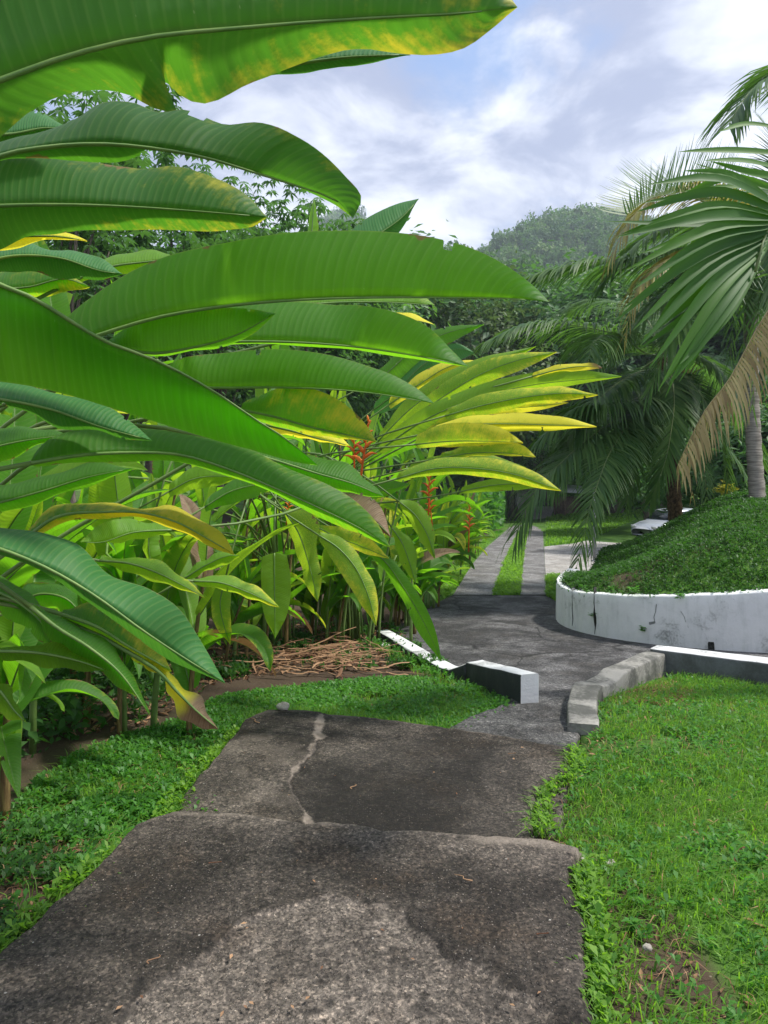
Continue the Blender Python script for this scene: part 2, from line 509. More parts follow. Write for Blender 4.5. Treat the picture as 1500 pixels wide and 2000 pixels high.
# ------------------------------------------------------------------ terrain functions
ZD = np.array([(-5, .2), (5.5, -.33), (6.7, -.5), (7.9, -.65), (10.9, -.85), (14.8, -1.15), (22, -1.55), (36, -2.25), (58, -3.2), (92, -4.0), (400, -5.0), (1200, -6)])
ZL = np.array([(-20, -.05), (0, -.05), (2.8, -.07), (3.6, -.25), (4.8, -.33), (5.7, -.39), (6.8, -.5), (8, -.6), (9, -.68), (11, -.80), (15, -1.10), (22, -1.5), (36, -2.2), (58, -3.15), (92, -4.0), (1200, -6)])
ZR = np.array([(-20, -.03), (0, -.03), (3, -.06), (4.5, -.20), (5.5, -.32), (6.5, -.42), (7.5, -.52), (9, -.72), (11, -.9), (14.8, -1.18), (22, -1.58), (36, -2.28), (58, -3.15), (92, -4.0), (1200, -6)])


def zd(Y): return np.interp(Y, ZD[:, 0], ZD[:, 1])


def G(px, py, z):
    Y = (EZ - z) * F / (py - HY)
    return np.array([(px - 750) / F * Y, Y])


def GD(px, py):
    a, b = 3.0, 300.0
    for _ in range(60):
        c = (a + b) / 2
        if EZ - zd(c) - (py - HY) / F * c > 0: a = c
        else: b = c
    return np.array([(px - 750) / F * a, a])


wall_line = [(3.12, 11.75), (2.9, 11.45), (2.78, 11.15), (2.73, 10.8), (2.76, 10.3), (2.98, 9.75), (3.45, 9.2), (4.1, 8.82), (4.7, 8.62), (5.6, 8.5), (7.2, 8.5), (9.5, 8.8)]
WT = np.array([(2.6, -.29), (3, -.19), (3.5, -.11), (4.1, -.02), (4.7, .06), (7, .14), (12, .2)])
mound_poly = wall_line + [(13, 10), (17, 14), (17, 22), (11, 20.5), (7, 18.2), (4.9, 16.0), (4.0, 13.9), (3.4, 12.4)]
left_back = [(4.9, 16.0), (4.0, 13.9), (3.4, 12.4), (3.12, 11.75)]
back_line = [(13, 10), (17, 14), (17, 22), (11, 20.5), (7, 18.2), (4.9, 16.0)]

drive_poly = ([(1.02, 5.35), (.95, 6.2), (.45, 7.4), (.05, 8.6), (-.1, 9.2)] +
              [tuple(GD(*p)) for p in ((790, 1215), (830, 1190), (868, 1170), (885, 1162))] +
              [tuple(GD(*p)) for p in ((1070, 1162), (1098, 1185))] +
              [(2.8, 11.3), (2.78, 10.4), (3.0, 9.7), (3.5, 9.15), (4.7, 8.55), (7.2, 8.4), (9.5, 8.6), (9.5, 5.3), (6, 5.55), (3.3, 6.15), (2.6, 6.9), (1.86, 6.05), (1.55, 5.6), (1.5, 5.35)])
left_edge = [(-.1, 9.2)] + [tuple(GD(*p)) for p in ((830, 1190), (885, 1162), (925, 1100), (975, 1050), (1010, 1012))]

# outlines of the two slabs and the ramp, read off the photograph at their own heights
s1_left = [G(-420, 2500, 0), G(-190, 2050, 0), G(0, 1852, 0), G(110, 1762, 0), G(185, 1692, 0), G(262, 1606, 0)]
s1_front = [G(262, 1606, 0), G(330, 1583, 0), G(460, 1584, 0), G(600, 1598, 0), G(700, 1606, 0), G(830, 1618, 0), G(960, 1628, 0), G(1060, 1634, 0), G(1128, 1646, 0)]
s1_right = [G(1190, 2500, 0), G(1155, 2050, 0), G(1150, 1880, 0), G(1138, 1780, 0), G(1118, 1715, 0), G(1128, 1646, 0)]
zB = -.21
s2_left = [G(330, 1640, zB), G(352, 1570, zB), G(392, 1510, zB), G(440, 1450, zB), G(478, 1404, zB)]
s2_front = [G(478, 1404, zB), G(520, 1390, zB), G(600, 1388, zB), G(700, 1396, zB), G(800, 1406, zB), G(880, 1417, zB), G(1000, 1436, zB), G(1112, 1456, zB)]
s2_right = [G(1046, 1660, zB), G(1047, 1600, zB), G(1050, 1548, zB), G(1105, 1510, zB), G(1112, 1456, zB)]
s1_poly = [tuple(p) for p in s1_left + s1_front[1:] + s1_right[::-1][1:]]
s2_poly = [tuple(p) for p in s2_left + s2_front[1:] + s2_right[::-1][1:]]
ramp_poly = [tuple(G(858, 1420, -.24)), tuple(G(925, 1393, -.3)), (1.0, 5.75), (1.05, 6.1), (1.6, 6.1), (1.42, 5.1), tuple(G(1116, 1462, -.24))]


def lawn_h(X, Y):
    X = np.asarray(X, float); Y = np.asarray(Y, float)
    zl = np.interp(Y, ZL[:, 0], ZL[:, 1]); zr = np.interp(Y, ZR[:, 0], ZR[:, 1])
    mid = np.where(Y < 16, 1.3, 1.3 + (Y - 16) * .2)
    t = np.clip((X - mid + .4) / .8, 0, 1)
    z = zl * (1 - t) + zr * t
    dl = np.clip(-.3 + .2 * (Y - 9) - X, 0, 60) * (Y > 8)
    z = z + np.minimum(dl * .06, 2.5)
    # far lawn on the right climbs gently away from the drive
    dr = np.clip(X - (3.6 + (Y - 15) * .2), 0, 80) * np.clip((Y - 30) / 12, 0, 1)
    z = z + np.minimum(dr * .07, 4)
    return z + .02 * fbm(X * .9, Y * .9, 3) * np.clip((Y+2) / 4, 0, 1)


def ground_h(X, Y):
    z = lawn_h(X, Y)
    ins = inpoly(X, Y, drive_poly)
    z = np.where(ins, np.minimum(z, zd(Y)) - .09, z)
    for poly, d in ((s1_poly, .3), (s2_poly, .42), (ramp_poly, .5)):
        z = np.where(inpoly(X, Y, poly), np.minimum(z, -d), z)
    z = np.where(inpoly(X, Y, mound_poly), np.minimum(z, zd(Y)) - .3, z)
    return z


xs = np.unique(np.round(np.concatenate([-np.geomspace(6, 720, 34)[::-1], np.arange(-6, 6, .075), np.geomspace(6, 720, 40)]), 3))
ys = np.unique(np.round(np.concatenate([-np.geomspace(1, 14, 6)[::-1], np.arange(-1, 15, .075), np.geomspace(15, 950, 70)]), 3))
XX, YY = np.meshgrid(xs, ys)
ZZ = ground_h(XX, YY)
lawn_left = [tuple(G(*p)) for p in ((-60, 1760, -.06), (-30, 1600, -.08), (60, 1500, -.15), (150, 1440, -.2), (330, 1392, -.25), (430, 1352, -.35), (560, 1340, -.42), (740, 1322, -.47), (880, 1330, -.5), (950, 1345, -.45), (1010, 1388, -.36), (860, 1440, -.25), (500, 1440, -.2), (420, 1560, -.1), (330, 1650, -.05), (200, 1760, -.05), (60, 1900, -.03))]
gl = np.clip(1 - dline(XX, YY, lawn_left, True) / .25, 0, 1)
gl = np.where(inpoly(XX, YY, lawn_left), 1, gl * .25)*np.clip((XX - (-1.14 - .78*(YY-2.9)))/.3 + .5 + .8*fbm(XX*3, YY*3, 11), 0, 1)
lb = np.interp(YY, [p[1] for p in left_edge], [p[0] for p in left_edge])
verge = np.clip((XX - lb + .9) / .4, 0, 1) * (YY > 12)
gr = np.where(XX > 1.1, 1.0, 0) * (YY < 9)
grassy = np.maximum.reduce([gl, verge, gr, (XX > lb) * (YY > 9) * 1.0, (YY > 45) * .8])
grassy = np.clip(grassy + .25 * fbm(XX * 2, YY * 2, 9) * (grassy > .1), 0, 1)
ground = mk('ground', np.stack([XX, YY, ZZ], -1).reshape(-1, 3), gridq(len(ys), len(xs)), M['ground'], attrs={'grassy': grassy.ravel()})
tag(ground, 'brown soil and grass sloping down from the steps to the valley', kind='structure')

import bmesh


def sheet(name, poly, zf, mat, step=.35, dz=0.0, thick=0.0):
    bm = bmesh.new()
    bm.faces.new([bm.verts.new((x, y, 0)) for x, y in poly])
    bmesh.ops.triangulate(bm, faces=bm.faces[:])
    y0 = min(p[1] for p in poly); y1 = max(p[1] for p in poly)
    y = y0 + step
    while y < y1:
        bmesh.ops.bisect_plane(bm, geom=bm.verts[:]+bm.edges[:]+bm.faces[:], plane_co=(0, y, 0), plane_no=(0, 1, 0))
        y += step * max(1, y / 12)
    if thick:
        r = bmesh.ops.extrude_face_region(bm, geom=bm.faces[:])
        low = {v for v in r['geom'] if isinstance(v, bmesh.types.BMVert)}
    else: low = set()
    for v in bm.verts:
        v.co.z = float(zf(v.co.y)) + dz - (thick if v in low else 0)
    bmesh.ops.recalc_face_normals(bm, faces=bm.faces[:])
    me = bpy.data.meshes.new(name); bm.to_mesh(me); bm.free()
    me.materials.append(mat)
    o = bpy.data.objects.new(name, me); COL.objects.link(o)
    return o


drive = tag(sheet('driveway', drive_poly, zd, M['drive'], .3), 'dark mildewed concrete driveway apron between the kerbs and the wall', kind='structure')


def ribbon(pl, pr):
    return [tuple(GD(*p)) for p in pl] + [tuple(GD(*p)) for p in pr[::-1]]


L1p = ribbon([(885, 1163), (905, 1130), (925, 1100), (952, 1068), (978, 1046), (1001, 1025), (1018, 1010), (1030, 998)],
             [(962, 1163), (972, 1130), (984, 1100), (995, 1072), (1008, 1046), (1021, 1025), (1029, 1010), (1036, 998)])
L2p = ribbon([(1016, 1163), (1018, 1130), (1022, 1100), (1025, 1072), (1031, 1046), (1037, 1025), (1041, 1010), (1043, 998)],
             [(1069, 1163), (1065, 1130), (1064, 1100), (1062, 1072), (1061, 1046), (1060, 1025), (1058, 1010), (1056, 998)])
tag(sheet('wheel_track', L1p, zd, M['strip'], .5, .016), 'left concrete wheel track running down beside the plants', kind='structure')
tag(sheet('wheel_track', L2p, zd, M['strip'], .5, .016), 'right concrete wheel track running down beside the court', kind='structure')
court_poly = [tuple(GD(*p)) for p in ((1066, 1126), (1064, 1095), (1063, 1068), (1120, 1062), (1160, 1053), (1192, 1046), (1198, 1041), (1190, 1036), (1240, 1033), (1300, 1036), (1330, 1060), (1260, 1100), (1150, 1126))]
tag(sheet('parking_court', court_poly, zd, M['court'], .5, .010), 'pale concrete parking court behind the mound', kind='structure')
zroad = lambda y: float(np.interp(y, [58, 66, 90, 100], [zd(58), -3.0, -1.6, -1.4]))
road_poly = [(11.3, 56), (12.9, 56), (15.6, 66), (19.5, 76), (21, 92), (15.2, 92), (12.6, 70)]
tag(sheet('road', road_poly, zroad, M['court'], 4, .06), 'pale road crossing beyond the gate', kind='structure')


# ------------------------------------------------------------------ slabs (Coons patches with worn rounded edges)
def slab(name, left, front, right, zf, mat, amp, nu=220, nv=170, drop=.26, maskf=None):
    Lc = crv(left, nv); Rc = crv(right, nv); Fc = crv(front, nu)
    Bc = crv([left[0], right[0]], nu)
    u = np.linspace(0, 1, nu)[None, :, None]; v = np.linspace(0, 1, nv)[:, None, None]
    P = ((1-v)*Bc[None] + v*Fc[None] + (1-u)*Lc[:, None] + u*Rc[:, None]
         - ((1-u)*(1-v)*Bc[0] + u*(1-v)*Bc[-1] + (1-u)*v*Fc[0] + u*v*Fc[-1]))
    X, Y = P[..., 0], P[..., 1]
    outl = [tuple(p) for p in np.concatenate([Lc[::10], Fc[::10], Rc[::-10]])]
    d = dline(X, Y, outl)
    # chipped outline
    dx_ = (.036*fbm(X*5, Y*5, 21, 6))*np.exp(-d/.10); dy_ = (.040*fbm(X*5, Y*5, 22, 6))*np.exp(-d/.10)
    X = X + dx_; Y = Y + dy_
    z = zf(X, Y) + amp*fbm(X*1.6, Y*1.6, 5) + .0045*fbm(X*14, Y*14, 6, 5)
    e = .014 + .030*vnoise(X*9, Y*9, 8)**2
    z = z - .030*np.clip(1 - d/e, 0, 1)**2
    at = {}
    if maskf:
        at, dz = maskf(X, Y); z = z + dz
    V = np.stack([X, Y, z], -1).reshape(-1, 3)
    Q = gridq(nv, nu)
    rim = np.concatenate([np.arange(nv)*nu, (nv-1)*nu + np.arange(1, nu), (np.arange(nv)*nu+nu-1)[::-1][1:], np.arange(nu)[::-1][1:]])
    c = V.mean(0)
    low = V[rim].copy(); low[:, 2] -= drop
    low[:, :2] += (low[:, :2]-c[:2])*.012
    low[:, :2] += .01*np.stack([fbm(low[:, 0]*8, low[:, 1]*8, 31), fbm(low[:, 0]*8, low[:, 1]*8, 32)], 1)
    n0 = len(V); m = len(rim)
    k = np.arange(m-1)
    S = np.stack([rim[k], rim[k+1], n0+k+1, n0+k], 1)
    return mk(name, np.concatenate([V, low]), [np.concatenate([Q, S])], mat, attrs={k_: np.concatenate([a_.ravel(), np.zeros(m)]) for k_, a_ in at.items()})


def z1(X, Y):
    return 0*X


def sm(v, a, b):
    t = np.clip((v-a)/(b-a), 0, 1)
    return t*t*(3-2*t)


worn_edge = [G(*p, 0) for p in ((150, 2150), (240, 1965), (330, 1900), (430, 1835), (470, 1790), (545, 1765), (640, 1742), (700, 1752), (752, 1765), (800, 1778), (822, 1815), (870, 1838), (885, 1872), (940, 1880), (985, 1925), (1075, 1975), (1150, 2150))]
gap1 = [G(*p, 0) for p in ((795, 1770), (806, 1795), (838, 1822), (862, 1832), (866, 1856), (882, 1874))]
gap2 = [G(*p, 0) for p in ((238, 1990), (262, 1935), (275, 1915))]


def mask1(X, Y):
    x = X + .035*fbm(X*7, Y*7, 41) + .012*fbm(X*26, Y*26, 43); y = Y + .035*fbm(X*7, Y*7, 42) + .012*fbm(X*26, Y*26, 44)
    poly = [tuple(p) for p in worn_edge] + [(1.3, .2), (-1.4, .2)]
    d = dline(x, y, [tuple(p) for p in worn_edge])
    ins = inpoly(x, y, poly)
    w = sm(np.where(ins, d, -d), -.004, .018)
    w = w*np.clip(.72 + .9*fbm(X*3, Y*3, 45) , .25, 1)
    hole = sm(fbm(X*3.3, Y*3.3, 46, 5), .24, .34)
    w = w*(1-.8*hole)
    g = np.maximum(sm(-dline(x, y, [tuple(p) for p in gap1]), -.010, -.003), .8*sm(-dline(x, y, [tuple(p) for p in gap2]), -.014, -.006))
    pits = sm(fbm(X*9, Y*9, 47, 4), .38, .48)
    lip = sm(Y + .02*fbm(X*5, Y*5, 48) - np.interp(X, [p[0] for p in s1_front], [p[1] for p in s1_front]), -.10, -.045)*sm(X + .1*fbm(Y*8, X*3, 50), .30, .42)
    pale = np.clip(lip*.75 + .9*sm(fbm(X*5, Y*5, 49), .42, .55)*np.where(ins, 1, 0) + .5*sm(-np.hypot(x-.66, y-2.0), -.06, -.03), 0, 1)
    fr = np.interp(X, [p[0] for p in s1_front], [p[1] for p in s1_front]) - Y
    band = sm(-fr + .10*fbm(X*4, Y*4, 51), -.42, -.05)*np.clip(.75 + .9*fbm(X*6, Y*6, 52), 0, 1)
    w = np.maximum(w, .55*band)
    rim = sm(-np.abs(fr-.022), -.022, -.010)*np.clip(.5+1.2*fbm(X*7, Y*2, 53), 0, 1)  # painted highlight along the rounded front edge
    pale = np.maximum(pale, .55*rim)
    return dict(worn=w, dark=np.clip(g+.75*pits*w, 0, 1), pale=pale), -.010*np.where(ins, sm(d, 0, .03), 0) - .007*g


def mask2(X, Y):
    cx = np.interp(Y, [p[1] for p in crack2[::-1]], [p[0] for p in crack2[::-1]]) + .03*fbm(Y*7, X*3, 144) + .012*fbm(Y*30, X*30, 145)
    lo = sm(Y, 3.55, 3.75)*sm(-Y, -4.9, -4.6)
    wd = .005 + .07*np.clip(fbm(Y*5, Y*0+3, 146)+.12, 0, 1)
    band = sm(-np.abs(X-cx-.0*wd), -wd, -wd*.55)
    pale = band*np.clip(.75+.8*fbm(X*12, Y*12, 147), 0, 1)
    dk = sm(-np.abs(X-cx-wd*1.1), -.011, -.004)*lo
    left = sm(cx-X, 0, .02)
    g = sm(-np.abs(X - np.interp(Y, [3.2, 4.05, 4.25, 5], [.75, .76, .78, 1.1])), -.008, -.003)*sm(-Y, -4.1, -4.0)
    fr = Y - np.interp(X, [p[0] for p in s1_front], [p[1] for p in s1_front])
    wet = sm(X-cx, .0, .03)*sm(-np.hypot((X-.18)/.72, (Y-4.0)/.62) + .3*fbm(X*4, Y*4, 149), -1.05, -.85)
    grime = sm(-fr + .05*fbm(X*6, Y*6, 150), -.26, -.04)  # step's contact shade painted into the slab, along with dirt gathered below it
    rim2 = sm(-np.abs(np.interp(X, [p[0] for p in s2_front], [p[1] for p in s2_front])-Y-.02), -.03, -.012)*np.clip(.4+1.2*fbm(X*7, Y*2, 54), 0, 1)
    speck = .5*left*sm(fbm(X*6, Y*6, 148), .0, .3)
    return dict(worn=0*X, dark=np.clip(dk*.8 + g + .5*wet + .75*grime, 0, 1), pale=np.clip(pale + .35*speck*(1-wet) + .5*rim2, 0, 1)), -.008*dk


crack2 = [G(622, 1425, zB), G(618, 1450, zB), G(600, 1475, zB), G(572, 1505, zB), G(566, 1530, zB), G(585, 1560, zB), G(604, 1596, zB)]


def z2(X, Y):
    cx = np.interp(Y, [p[1] for p in crack2[::-1]], [p[0] for p in crack2[::-1]]) + .02*fbm(Y*9, Y*0+X*3, 44)
    s = np.clip((X - cx)/.03, 0, 1)                    # topping layer left of the crack stands 2 cm proud
    return zB + .008 - .016*s - .012*np.exp(-np.abs(X-cx)/.014)


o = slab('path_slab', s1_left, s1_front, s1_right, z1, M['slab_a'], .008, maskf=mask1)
tag(o, 'worn dark concrete path slab with a pale scoured patch, highest step', kind='structure')
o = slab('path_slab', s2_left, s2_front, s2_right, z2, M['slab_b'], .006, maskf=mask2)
tag(o, 'dark concrete path slab with a crack, one step down', kind='structure')
rp = ramp_poly
o = slab('path_ramp', [rp[0], rp[1], rp[2], rp[3]], [rp[3], rp[4]], [rp[6], rp[5], rp[4]],
         lambda X, Y: -.245 - .09*np.clip((Y-4.6)/1.3, 0, 1.2), M['slab_c'], .006, 60, 60, .2)
tag(o, 'grey concrete ramp joining the path to the driveway', kind='structure')

# ------------------------------------------------------------------ kerbs and the retaining wall
def prof_strip(stations, bev=.02, nz=5, amp=.006, seed=0, close=True, dense=14):
    """stations: (x, y, z_bottom, z_top, width). Returns V, Q of a bevelled, slightly uneven kerb."""
    S = np.asarray(stations, float)
    d = np.r_[0, np.cumsum(np.hypot(np.diff(S[:, 0]), np.diff(S[:, 1])))]
    n = max(8, int(d[-1]*dense))
    x = np.unique(np.concatenate([np.linspace(0, d[-1], n), d]))
    S = np.stack([np.interp(x, d, S[:, i]) for i in range(5)], 1)
    T = nrm(np.gradient(S[:, :2], axis=0)); N = np.stack([-T[:, 1], T[:, 0]], 1)
    rows = []
    for i in range(len(S)):
        cx, cy, zb, zt, w = S[i]
        h = w/2
        pts = [(-h, zb + (zt-bev-zb)*q) for q in np.linspace(0, 1, nz)] + [(-h+bev*.3, zt-bev*.3), (-h+bev, zt), (-h*.3, zt), (h*.3, zt), (h-bev, zt), (h-bev*.3, zt-bev*.3)] + [(h, zb + (zt-bev-zb)*q) for q in np.linspace(1, 0, nz)]
        rows.append([(cx+N[i, 0]*o_, cy+N[i, 1]*o_, z) for o_, z in pts])
    V = np.array(rows)
    nx = fbm(V[..., 0]*4+V[..., 2]*5, V[..., 1]*4, 50+seed)
    V[..., 2] += amp*nx; V[..., 0] += amp*fbm(V[..., 1]*5, V[..., 2]*6, 51+seed); V[..., 1] += amp*fbm(V[..., 0]*5, V[..., 2]*6, 52+seed)
    k = V.shape[1]; V = V.reshape(-1, 3); Q = gridq(len(S), k)
    if close:                                   # end faces: quads between the two flanks
        for base in (0, (len(S)-1)*k):
            n0 = len(V); V = np.concatenate([V, V[base:base+k]])
            Q = np.concatenate([Q, [[n0+j, n0+j+1, n0+k-2-j, n0+k-1-j] for j in range(k//2)]])
    return V, Q, None, k


def two_tone(o, mats, test):
    """second material on the faces that pass the test(normal, centre)"""
    for m in mats[1:]: o.data.materials.append(m)
    for p in o.data.polygons:
        p.material_index = test(p.normal, p.center)


kl = [(-.02, 9.15, -.95, -.56, .17), (.13, 8.7, -.95, -.53, .17), (.33, 8.1, -.9, -.51, .18), (.5, 7.6, -.85, -.485, .18), (.64, 7.15, -.8, -.45, .19), (.70, 6.98, -.75, -.42, .19),
      (.86, 6.75, -.7, -.285, .20), (.95, 6.45, -.65, -.235, .20), (1.06, 6.05, -.6, -.155, .175), (1.155, 5.68, -.55, -.09, .155)]
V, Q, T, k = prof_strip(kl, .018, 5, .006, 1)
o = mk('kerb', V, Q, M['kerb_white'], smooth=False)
lx = np.array([s[0] for s in kl]); ly = np.array([s[1] for s in kl]); lz = np.array([s[3] for s in kl])


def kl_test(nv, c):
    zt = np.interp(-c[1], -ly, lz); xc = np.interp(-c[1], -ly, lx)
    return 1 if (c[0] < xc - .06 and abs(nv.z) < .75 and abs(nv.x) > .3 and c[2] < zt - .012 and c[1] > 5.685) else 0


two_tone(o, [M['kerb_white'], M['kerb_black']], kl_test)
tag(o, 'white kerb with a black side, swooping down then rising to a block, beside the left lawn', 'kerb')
kw = [(1.37, 4.92, -.55, -.205, .21), (1.45, 5.25, -.6, -.19, .21), (1.57, 5.62, -.6, -.19, .21), (1.66, 5.82, -.6, -.205, .22), (1.80, 6.02, -.65, -.255, .2), (1.92, 6.15, -.65, -.25, .2), (1.99, 6.22, -.65, -.215, .19), (2.35, 6.6, -.7, -.225, .19), (2.62, 6.9, -.7, -.24, .19)]
V, Q, T, k = prof_strip(kw, .016, 5, .010, 2, dense=22)
o = mk('kerb', V, Q, M['kerb_weathered'], smooth=False)
tag(o, 'grey weathered kerb with a crumbling near end, bending round the right lawn', 'kerb')
kr = [(2.64, 7.0, -.75, -.215, .2), (2.95, 6.72, -.75, -.19, .22), (3.4, 6.35, -.75, -.165, .23), (4.2, 5.95, -.7, -.13, .23), (6.0, 5.45, -.6, -.08, .23), (9.2, 5.1, -.6, -.06, .23)]
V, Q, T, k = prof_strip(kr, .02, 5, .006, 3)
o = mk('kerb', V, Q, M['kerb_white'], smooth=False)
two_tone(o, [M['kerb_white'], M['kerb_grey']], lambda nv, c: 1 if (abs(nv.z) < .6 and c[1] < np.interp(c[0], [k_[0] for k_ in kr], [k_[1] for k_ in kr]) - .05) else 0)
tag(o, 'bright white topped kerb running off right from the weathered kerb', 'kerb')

wt = [(x, y, float(zd(y)) - .25, float(np.interp(x, WT[:, 0], WT[:, 1])), .2) for x, y in crv(wall_line, 40)]
V, Q, T, k = prof_strip(wt, .025, 9, .010, 4, dense=12)
wall = mk('retaining_wall', V, Q, M['wall_paint'])
tag(wall, 'curved white painted retaining wall holding the grassy mound', 'wall')


def wall_at(px):
    """point on the wall's face under photo column px: walk along the line"""
    pts = crv(wall_line, 400)[30:]
    a = 750 + F*pts[:, 0]/pts[:, 1]
    i = int(np.argmin(np.abs(a-px)))
    t = nrm(pts[min(i+1, len(pts)-1)]-pts[i-1]); n = np.array([t[1], -t[0]])
    if n[1] > 0 and n[0] > 0: n = -n
    return pts[i], t, n


# vertical cracks, a broken hole and a weep hole in the wall: dark recess pieces set into its face
def crack(px, rows, name, mat=None):
    p, t, n = wall_at(px)
    b = MB(); V = []
    for (py, w, off) in rows:
        w = w if mat is None else w*.8
        Y = p[1]-.1; z = EZ-(py-HY)/F*Y
        for s in (-1, 1):
            q = p + n*.104 + t*(off+s*w)
            V.append((q[0], q[1], z))
    V = np.array(V); m = len(rows)
    Vb = V.copy(); Vb[:, :2] -= n*.05
    Q = [[2*i, 2*i+1, 2*i+3, 2*i+2] for i in range(m-1)]
    b.add(np.concatenate([V, Vb]), np.array(Q + [[2*i, 2*i+2, 2*m+2*i+2, 2*m+2*i] for i in range(m-1)] + [[2*i+1, 2*i+3, 2*m+2*i+3, 2*m+2*i+1] for i in range(m-1)]))
    return b.build(name, M['recess'] if mat is None else M['faint'], wall)


M['faint'] = plain('faint_crack', (.16, .17, .17), (.28, .29, .29), 30, .95, .05)
M['recess'] = plain('crack_shade', (.03, .03, .028), (.08, .08, .075), 30, .95, .05)
crack(1170, [(1148, .004, 0), (1165, .003, .01), (1178, .006, .004), (1186, .004, .012), (1196, .012, .01), (1206, .024, .02), (1218, .02, .03), (1226, .008, .03), (1240, .004, .02)], 'crack', None)
crack(1130, [(1150, .003, 0), (1170, .004, .012), (1190, .003, .004), (1208, .008, .02), (1224, .004, .01)], 'crack', 'faint')
crack(1387, [(1254, .03, 0), (1258, .036, 0), (1268, .036, .004), (1276, .03, .002)], 'weep_hole', None)
crack(1283, [(1180, .003, .03), (1195, .003, .02), (1206, .004, .0), (1214, .004, .01), (1217, .05, -.02), (1219, .04, -.03), (1222, .004, -.05)], 'crack', 'faint')
crack(1340, [(1195, .002, -.06), (1205, .003, -.02), (1217, .003, .0), (1226, .002, .03)], 'crack', 'faint')


# ------------------------------------------------------------------ the mound
def mound_h(X, Y):
    df = dline(X, Y, wall_line)
    db = dline(X, Y, back_line)
    dA = dline(X, Y, left_back)
    sA = np.clip(dA/2.7, 0, 1); sA = sA*sA*(3-2*sA)
    zf = np.interp(X, WT[:, 0], WT[:, 1]) - .035 + .97*(1-np.exp(-df/1.6))*sA + .085*fbm(X*1.1, Y*1.1, 60) + .05*fbm(X*4, Y*4, 61)
    s = np.minimum(np.clip(db/3.2, 0, 1), np.clip(.35 + dA/.5, 0, 1)); s = s*s*(3-2*s)
    return (zd(Y)-.1)*(1-s) + zf*s


mx = np.arange(2.6, 17.2, .11); my = np.arange(8.3, 22.2, .11)
MX, MY = np.meshgrid(mx, my)
ins = inpoly(MX, MY, mound_poly) | (dline(MX, MY, mound_poly, True) < .06)
MZ = mound_h(MX, MY)
Q = gridq(len(my), len(mx)); Q = Q[ins.ravel()[Q].all(1)]
gm = np.clip(.95 - .9*np.clip(fbm(MX*.9, MY*.9, 66)*1.6 - .35, 0, 1), .1, 1)
for (px, py, r) in ((1220, 1140, .42), (1265, 1118, .4), (1360, 1125, .3)):
    Y0 = 9.9; c = W(px, py, Y0)
    gm = np.minimum(gm, np.clip(np.hypot(MX-c[0], (MY-c[1])*.8)/r - .25 + .5*fbm(MX*3, MY*3, 67), 0, 1))
mound = mk('mound', np.stack([MX, MY, MZ], -1).reshape(-1, 3), Q, M['ground'], attrs={'grassy': gm.ravel()})
tag(mound, 'rounded earth mound under green creeping cover behind the white wall', kind='structure')
# ------------------------------------------------------------------ grass, weeds, ground cover (vectorised)
def scatter(poly, n, dens=None):
    a = np.array(poly); lo, hi = a.min(0), a.max(0)
    P = np.zeros((0, 2))
    for _ in range(12):
        q = lo + rng.random((n*2, 2))*(hi-lo)
        k = inpoly(q[:, 0], q[:, 1], poly)
        if dens is not None: k &= rng.random(len(q)) < dens(q[:, 0], q[:, 1])
        P = np.concatenate([P, q[k]])
        if len(P) >= n: break
    return P[:n]


def blades(P, z, h, w, bend=.6, dirv=None):
    """two-quad bent grass blades"""
    n = len(P)
    az = rng.random(n)*2*np.pi
    if dirv is not None: az = dirv + rng.normal(0, .9, n)
    hh = h*rng.uniform(.45, 1.25, n); ww = w*rng.uniform(.6, 1.3, n)
    ln = hh*bend*rng.uniform(.2, 1.5, n)
    d = np.stack([np.cos(az), np.sin(az), 0*az], 1); s = np.stack([-np.sin(az), np.cos(az), 0*az], 1)
    b = np.concatenate([P, z[:, None]], 1)
    m = b + d*(ln*.35)[:, None] + np.array([0, 0, 1.])*(hh*.62)[:, None]
    t = b + d*ln[:, None] + np.array([0, 0, 1.])*(hh*np.clip(1-ln/hh*.35, .15, 1))[:, None]
    V = np.stack([b-s*ww[:, None]/2, b+s*ww[:, None]/2, m-s*ww[:, None]*.42, m+s*ww[:, None]*.42, t-s*ww[:, None]*.06, t+s*ww[:, None]*.06], 1).reshape(-1, 3)
    k = np.arange(n)[:, None]*6
    Q = np.concatenate([k+np.array([0, 1, 3, 2]), k+np.array([2, 3, 5, 4])])
    return V, Q, np.repeat(rng.random(n), 6)


def kites(C, L, wid, nz_bias=.7, flat=None, fold=.25, updir=None):
    """leaf-shaped kites folded along the middle, centred at C, size L (array)"""
    n = len(C)
    if updir is None:
        N = rng.normal(0, 1, (n, 3)); N[:, 2] = np.abs(N[:, 2]) + nz_bias
    else:
        N = updir + rng.normal(0, .45, (n, 3))
    N = nrm(N)
    A = nrm(np.cross(N, rng.normal(0, 1, (n, 3)))); B = np.cross(N, A)
    L = np.broadcast_to(L, (n,))[:, None]; Wd = L*wid
    a = C - A*L*.5; t = C + A*L*.5 - N*L*.12
    mid = C - N*L*fold*.3 - A*L*.05
    l = C + B*Wd*.5 + N*L*fold*.15 - A*L*.05; r = C - B*Wd*.5 + N*L*fold*.15 - A*L*.05
    V = np.stack([a, l, t, r, mid], 1).reshape(-1, 3)
    k = np.arange(n)[:, None]*5
    T = np.concatenate([k+np.array([0, 4, 1]), k+np.array([4, 2, 1]), k+np.array([0, 3, 4]), k+np.array([4, 3, 2])])
    return V, T, np.repeat(rng.random(n), 5)


